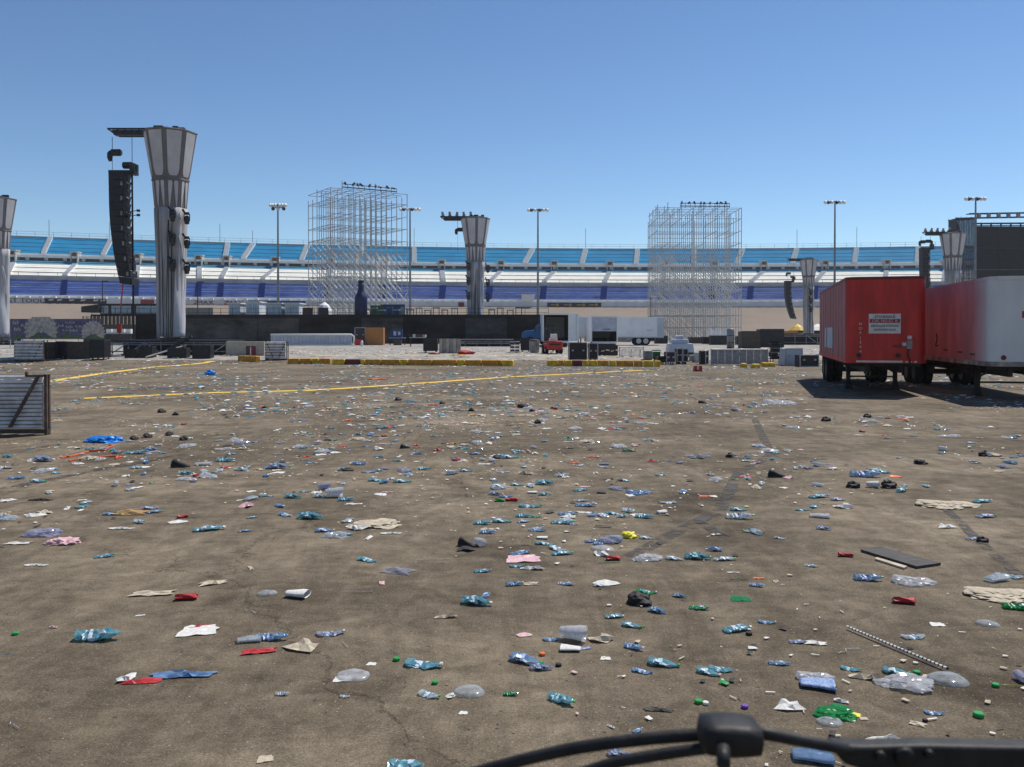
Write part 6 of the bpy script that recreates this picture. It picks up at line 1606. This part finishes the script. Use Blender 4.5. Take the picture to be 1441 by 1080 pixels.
 (25,763,'flat','white',28,0,None,None),(170,742,'strip','white',32,0,None,None),(10,728,'bottle','clear',16,0,None,None),(62,720,'paper','beige',24,None,None,None),(380,698,'bottle','blue',14,0,None,None),(413,699,'bottle','teal',24,5,None,None),(456,688,'cup','lilac',18,10,None,None),(470,698,'cup','film',26,10,None,None),(450,699,'bottle','clear',20,-5,None,None),(477,753,'bag','clear',28,0,None,None),
 (537,735,'bag','beige',54,0,'big crumpled cream plastic bag left of centre','the crumpled cream bag'),(550,749,'strip','white',30,3,None,None),(488,752,'bottle','blue',22,10,None,None),(519,756,'paper','white',20,None,None,None),(498,708,'flat','white',24,0,None,None),(545,692,'flat','pink',16,0,None,None),(533,675,'bottle','teal',30,5,None,None),(567,677,'bottle','teal',26,15,None,None),
 (570,630,'shoe','black',14,30,'black shoe in the dense litter left of the middle tower line',None),(610,569,'flat','red',17,0,None,None),(622,568,'lump','black',8,0,None,None),(735,573,'lump','black',14,0,None,None),(560,563,'lump','black',10,0,None,None),(698,645,'lump','black',12,0,None,None),(718,643,'bottle','wteal',26,10,None,None),(720,704,'can','red',17,-5,None,None),(703,705,'can','green',14,5,None,None),
 (747,711,'bottle','wteal',34,0,None,None),(738,726,'bottle','teal',24,0,None,None),(755,727,'bottle','greenp',15,0,None,None),(680,736,'bottle','teal',26,5,None,None),(707,733,'bottle','teal',28,0,None,None),(737,734,'bottle','blue',20,0,None,None),(800,722,'bottle','blue',30,10,None,None),(802,726,'paper','white',20,None,None,None),(793,734,'bottle','wteal',36,-5,None,None),(805,737,'bottle','lilac',18,0,None,None),
 (687,749,'bottle','wblue',24,5,None,None),(700,744,'paper','white',10,None,None,None),(825,710,'bottle','blue',32,-5,None,None),(818,704,'bottle','clear',22,0,None,None),(866,722,'bottle','wteal',28,-5,None,None),(877,727,'bottle','wclear',18,0,None,None),(885,755,'lump','yellow',19,0,'bright yellow scrap lying right of the centre bottles','the bright yellow scrap'),(907,727,'bottle','teal',26,-8,None,None),(898,693,'bag','blue',25,5,None,None),
 (850,653,'cup','lilac',14,0,None,None),(835,642,'flat','red',18,0,None,None),(698,695,'bottle','lilac',22,0,None,None),(767,696,'bottle','teal',18,10,None,None),(728,682,'bottle','teal',20,0,None,None),(768,680,'bottle','teal',28,5,None,None),(704,684,'bottle','clear',26,0,None,None),(597,660,'bottle','teal',18,0,None,None),(843,766,'bottle','blue',20,-40,None,None),(832,762,'bottle','blue',18,30,None,None),(910,757,'bottle','clear',20,-10,None,None),
 (1093,670,'shoe','black',23,-5,'lone black shoe right of centre on open tarmac','the lone right black shoe'),(1200,685,'lump','black',17,0,'dark knotted bundle left of the dark brown cap',None),(1207,690,'stick','beige',22,10,None,None),(1228,685,'cup','white',16,-30,None,None),(1250,685,'lump','black',20,20,'dark brown round lump right of the white cup',None),(1332,708,'bag','beige',52,-3,'long cream flattened bag near the right edge','the long cream bag'),
 (1330,740,'paper','white',20,0,None,None),(1388,726,'bottle','lilac',28,-5,None,None),(1383,705,'bottle','teal',26,-3,None,None),(1295,652,'lump','black',14,0,None,None),(1153,698,'bottle','teal',30,0,None,None),(1186,713,'paper','white',24,-10,None,None),(1180,703,'bottle','lilac',20,0,None,None),(1153,726,'cup','film',26,-15,None,None),(1042,727,'bottle','wclear',38,0,None,None),(1040,717,'bottle','teal',24,0,None,None),
 (1003,698,'paper','white',15,None,None,None),(1130,717,'bottle','teal',20,10,None,None),(1160,744,'bottle','lilac',20,-10,None,None),(1098,757,'bottle','clear',16,-10,None,None),(1220,587,'lump','black',10,0,None,None),(1162,592,'lump','black',12,0,None,None),(988,567,'lump','black',10,0,None,None),(1382,762,'lump','black',14,0,None,None),(1370,758,'bottle','lilac',20,0,None,None),(1220,668,'bottle','wblue',40,-3,None,None),(1242,664,'bottle','teal',24,0,None,None),
 (1097,567,'bag','film',30,0,None,None),(1140,576,'strip','white',16,0,None,None),(296,527,'lump','blueb',14,0,'bright blue lump on the lot right of the big platform',None),(222,519,'flat','green',14,0,None,None),(227,580,'lump','black',11,0,None,None),(247,584,'lump','black',8,0,None,None),(660,531,'flat','denim',14,0,None,None),(530,532,'flat','orange',28,0,None,None),(1250,775,'stick','white',30,-8,None,None),
]
def litter_ground(px, py): return G(px, py)
LMK = []
near_mode = []
for px, py, kind, col, sz, rt, label, mk in H:
    p = G(px, py + sz * .08); k = math.hypot(p.x, p.y) / FPX
    s = sz * k
    o = litter(p, kind, col, s, rt, True, .5 if kind == 'bag' and col == 'beige' else None)
    if label: o['label'] = label
    if mk: LMK.append((mk, p.x, p.y, o))
# pieces with their own shape: board, striped stick, straps
def quad_board(name, label, cat, pix, th, m):
    P = [G(*q) for q in pix]; c = sum(P, Vector()) / len(P)
    mb = MB(); mb.slab([p - c + Vector((0, 0, .004)) for p in P], (0, 0, th)); o = mb.build(name, m, None, loc=c); tag(o, label, cat); return o
quad_board('board', 'dark grey scuffed board lying flat at right', 'board', [(1211, 777), (1238, 773), (1324, 796), (1290, 801)], .02, OM['grey'])
quad_board('board', 'narrow pale board under the near side of the dark grey board', 'board', [(1231, 789), (1234, 787), (1277, 800), (1272, 802)], .014, OM['beige'])
a, b = G(1192, 886), G(1334, 946); mb = MB(); mb.path([Vector((0, 0, .02)), (b - a) * .5 + Vector((0, 0, .025)), (b - a) + Vector((0, 0, .02))], .011, 6)
mb = MB(); N_ = 84
for i in range(N_): mb.path([(b - a) * (i / N_) + Vector((0, 0, .02)), (b - a) * ((i + 1) / N_) + Vector((0, 0, .02))], .0085, 5, mi=1 if i % 3 == 2 else 0)
tag(mb.build('striped_stick', [OM['white'], OM['black']], None, loc=a), 'long thin striped stick lying slanted at lower right', 'stick'); LMK.append(('the long striped stick', (a.x + b.x) / 2, (a.y + b.y) / 2, None))
for pts, lab in (([(85, 646), (104, 641), (128, 636), (150, 634), (165, 629), (152, 625)], 'orange ratchet strap lying left, nearer the bright blue plastic'), ([(98, 649), (125, 647), (150, 643), (168, 646), (181, 645)], 'second orange strap lying just in front of the first')):
    P = [G(*q) + Vector((0, 0, .03)) for q in pts]; mb = MB(); mb.path(sum([[(p - P[0]).lerp(q - P[0], u) + Vector((lr.uniform(-.08, .08), lr.uniform(-.12, .12), -.015)) for u in (0, .33, .66)] for p, q in zip(P, P[1:])], []), .016, 5); tag(mb.build('orange_strap', M['orange_strap'], None, loc=P[0]), lab, 'strap', 'orange straps on the lot')

# random litter: a density map in ground coordinates, the nearest pieces as objects, the rest as stuff
def dens(x, y):
    px, py = CX + x / y * FPX, HOR + CAM_H / y * FPX
    d = .45 + .9 * math.exp(-((px - 720) / 190) ** 2 - ((py - 610) / 75) ** 2) + .35 * math.exp(-((px - 300) / 260) ** 2 - ((py - 600) / 60) ** 2)
    d += 1.5 * mnoise.noise(Vector((x * .35, y * .22, 3.3))) + .5 * mnoise.noise(Vector((x * 1.3, y * .9, 9.1)))
    return d
COUNT = {}
for it in ITEMS: COUNT[it[1]] = COUNT.get(it[1], 0) + 1
def pick():
    r = lr.random()
    if r < .36: return 'bottle', lr.choices(('teal', 'blue', 'clear', 'wteal', 'wblue', 'wclear', 'lilac', 'greenp'), (24, 14, 22, 14, 8, 12, 4, 2))[0], lr.uniform(.15, .22)
    if r < .60: return 'paper', lr.choices(('white', 'beige', 'pink', 'red', 'tan', 'lilac'), (48, 22, 9, 6, 6, 6))[0], lr.uniform(.07, .2)
    if r < .72: return 'flat', lr.choices(('white', 'beige', 'red', 'pink', 'orange', 'grey'), (48, 24, 8, 8, 4, 6))[0], lr.uniform(.08, .2)
    if r < .80: return 'cup', lr.choices(('clear', 'film', 'lilac', 'white', 'red'), (40, 25, 12, 14, 6))[0], lr.uniform(.11, .15)
    if r < .85: return 'stick', lr.choices(('white', 'beige', 'green', 'pink'), (60, 25, 8, 7))[0], lr.uniform(.15, .3)
    if r < .90: return 'cap', lr.choices(('green', 'white', 'blueb', 'black', 'orange'), (35, 25, 15, 15, 5))[0], .032
    if r < .935: return 'can', lr.choices(('red', 'green', 'navy', 'white'), (45, 15, 20, 20))[0], .125
    if r < .985: return 'bag', lr.choices(('film', 'clear', 'beige', 'lilac'), (50, 25, 15, 10))[0], lr.uniform(.14, .28)
    return 'lump', 'black', lr.uniform(.10, .2)
cells = []
Yc = 7.6
while Yc < 24:
    area = 1.25 * Yc * .25
    n = area * 3.1
    for _ in range(int(n + lr.random())):
        y = Yc + lr.random() * .25; x = (lr.random() - .5) * 1.25 * y
        if lr.random() < dens(x, y) * (.45 if y < 10.5 else .9): cells.append((x, y))
    Yc += .25
obst = [(-5.9, 16.6, 3.1)]
def blocked(x, y):
    if -13 < x < -8 and 16 < y < 18.2: return True
    if y > 23.5 and x > 9 + 0: return x > 10.5 + (y - 28) * .28 - .3 and y < 40 and x < 20 and False
    return False
LIM = {'bottle': 300, 'paper': 290, 'flat': 160, 'cup': 130, 'stick': 120, 'cap': 80, 'can': 60, 'bag': 90, 'lump': 30}
cells.sort(key=lambda c: c[1])
ylast = 24.0
for x, y in cells:
    if blocked(x, y): continue
    kd, c, s = pick()
    if COUNT.get(kd, 0) >= LIM[kd]: continue
    COUNT[kd] = COUNT.get(kd, 0) + 1
    litter(Vector((x, y, terr(y))), kd, c, s, None, parts=y < 13)
    if lr.random() < .38:
        for _ in range(lr.choice((1, 1, 2, 3))):
            kd, c, s = pick()
            if COUNT.get(kd, 0) >= LIM[kd]: continue
            COUNT[kd] = COUNT.get(kd, 0) + 1
            x2, y2 = x + lr.gauss(0, .22), y + lr.gauss(0, .22)
            litter(Vector((x2, y2, terr(y2))), kd, c, s, None, parts=y < 13)
# ---- the rest: three merged stuff objects
def stuff(name, kinds, n, yr, size, colors, seed):
    g = np.random.default_rng(seed); V, F, MI = [], [], []
    off = 0; mats = [m for m, _ in colors]; pw = np.array([q for _, q in colors], float); pw /= pw.sum()
    base = []
    for me in kinds:
        v = np.array([x.co[:] for x in me.vertices]); f = []
        for p in me.polygons:
            idx = list(p.vertices); f += [(idx[0], idx[i], idx[i + 1]) for i in range(1, len(idx) - 1)]
        base.append((v, np.array(f)))
    cnt = 0
    while cnt < n:
        y = math.sqrt(g.uniform(yr[0] ** 2, yr[1] ** 2)); x = (g.random() - .5) * 1.28 * y
        if g.random() > (1.5 * (dens(x, y) - .3) + .03 if y < 56 else .9): continue
        if blocked(x, y): continue
        v, f = base[g.integers(len(base))]; a = g.uniform(0, 6.28); s = size[0] + (size[1] - size[0]) * g.random() ** 1.6
        w_ = v * s; ca, sa = math.cos(a), math.sin(a)
        q = np.stack([w_[:, 0] * ca - w_[:, 1] * sa + x, w_[:, 0] * sa + w_[:, 1] * ca + y, w_[:, 2] + terr(y) + (.022 if y > 57 else .01)], 1)
        V.append(q); F.append(f + off); MI.append(np.full(len(f), g.choice(len(mats), p=pw))); off += len(v); cnt += 1
    V, F, MI = np.concatenate(V), np.concatenate(F), np.concatenate(MI)
    me = bpy.data.meshes.new(name); me.vertices.add(len(V)); me.vertices.foreach_set('co', V.ravel())
    me.loops.add(len(F) * 3); me.loops.foreach_set('vertex_index', F.ravel().astype(np.int32))
    me.polygons.add(len(F)); me.polygons.foreach_set('loop_start', np.arange(0, len(F) * 3, 3, dtype=np.int32)); me.polygons.foreach_set('loop_total', np.full(len(F), 3, dtype=np.int32))
    for m_ in mats: me.materials.append(m_)
    me.polygons.foreach_set('material_index', MI.astype(np.int32)); me.update(); me.validate()
    o = link(name, me); o['kind'] = 'stuff'; return o
mb = MB(); mb.lathe([(.08, -.5), (.15, -.4), (.14, -.1), (.155, .1), (.07, .33), (.05, .45)], 6, axis='x'); mb.v = [(x, y * 1.1, max(0, z * .7 + .1)) for x, y, z in mb.v]; LOWB = mb.mesh('low_bottle', LM['teal'])
mb = MB(); mb.add([(-.5, -.3, .02), (.5, -.25, .06), (.4, .35, .02), (-.45, .3, .12), (0, 0, .2)], [(0, 1, 4), (1, 2, 4), (2, 3, 4), (3, 0, 4)]); LOWP = mb.mesh('low_scrap', OM['white'])
mb = MB(); mb.add([(-.5, -.08, .01), (.5, -.1, .03), (.5, .08, .02), (-.5, .1, .04)], [(0, 1, 2, 3)]); LOWS = mb.mesh('low_strip', OM['white'])
stuff('bottle_litter', [LOWB], 2300, (20, 57), (.14, .22), [(LM['teal'], 36), (LM['blue'], 12), (LM['clear'], 30), (LM['lilac'], 8), (OM['lblteal'], 6), (OM['lblwhite_glint'], 6)], 1)
stuff('paper_litter', [LOWP, LOWS, PV[0], PV[3]], 2300, (18, 57), (.05, .26), [(OM['white'], 42), (OM['beige'], 26), (LM['film'], 14), (OM['pink'], 5), (OM['red'], 4), (OM['tan'], 5), (OM['orange'], 1)], 2)
stuff('dark_litter', [LOWP, LOWS], 1100, (7, 57), (.04, .2), [(OM['black'], 70), (OM['grey'], 30)], 3)
stuff('far_litter', [LOWP, LOWB, LOWS], 4200, (56, 82), (.08, .3), [(OM['white'], 40), (OM['beige'], 24), (LM['clear'], 14), (LM['teal'], 10), (OM['black'], 8), (OM['red'], 3)], 4)
stuff('crumb_litter', [LOWP, LOWS], 6000, (3.6, 26), (.008, .06), [(OM['white'], 40), (OM['beige'], 34), (OM['black'], 20), (OM['pink'], 4), (OM['green'], 2)], 5)

# ---- labels: each piece named by what lies next to it, unique wherever that works
def sector(dx, dy):
    if abs(dx) > abs(dy) * 1.2: return 'to its right' if dx > 0 else 'to its left'
    return 'behind it' if dy > 0 else 'in front of it'
used = {o['label'] for o, *_ in ITEMS if 'label' in o.keys()}
def desc(kind, col):
    c = COLW.get(col, col); n = NOUN[kind]
    return f'{c} {n}'
for n_, x_, y_ in (('the red trailer wheels', 13.5, 35.0), ('the near left barricade rack', -8.6, 16.8)): LMK.append((n_, x_, y_, None))
near = [it for it in ITEMS if it[4] < 24]
for it in near:
    o, kind, col, x, y = it
    if 'label' in o.keys(): continue
    done = False
    for rank in range(4):
        for mk, mx, my, mo in sorted(LMK, key=lambda q: (q[1] - x) ** 2 + (q[2] - y) ** 2)[:7 if rank < 3 else 3]:
            if (mx - x) ** 2 + (my - y) ** 2 > 49: continue
            if mo is o: continue
            sct = sector(x - mx, y - my)
            same = sorted(((q[3] - mx) ** 2 + (q[4] - my) ** 2, q[0].name) for q in near if q[0] is not mo and desc(q[1], q[2]) == desc(kind, col) and sector(q[3] - mx, q[4] - my) == sct)
            if len(same) > rank and same[rank][1] == o.name:
                lab = f'{desc(kind, col)} {("nearest", "second nearest", "third nearest", "fourth nearest")[rank]} to {mk}, {sct}'
                if lab not in used and len(lab.replace('-', ' ').split()) <= 12:
                    o['label'] = lab; used.add(lab); done = True; break
        if done: break
    if not done: o['label'] = f'{desc(kind, col)} in the thick nearer litter'
for o, kind, col, x, y in ITEMS:
    if 'label' not in o.keys(): o['label'] = f'small {desc(kind, col)} in the dense far litter'

# ================================================================== THIN DUSTY AIR over the lot
m = bpy.data.materials.new('dusty_air'); m.use_nodes = True
N, L = m.node_tree.nodes, m.node_tree.links
N.remove(N['Principled BSDF'])
v = N.new('ShaderNodeVolumePrincipled'); v.inputs['Color'].default_value = (.90, .93, 1.0, 1); v.inputs['Density'].default_value = .00017; v.inputs['Anisotropy'].default_value = .3
L.new(v.outputs[0], N['Material Output'].inputs['Volume'])
mb = MB(); mb.b2((-950, -350, -1.3), (950, 1450, 42)); o = mb.build('haze', m); o['kind'] = 'stuff'
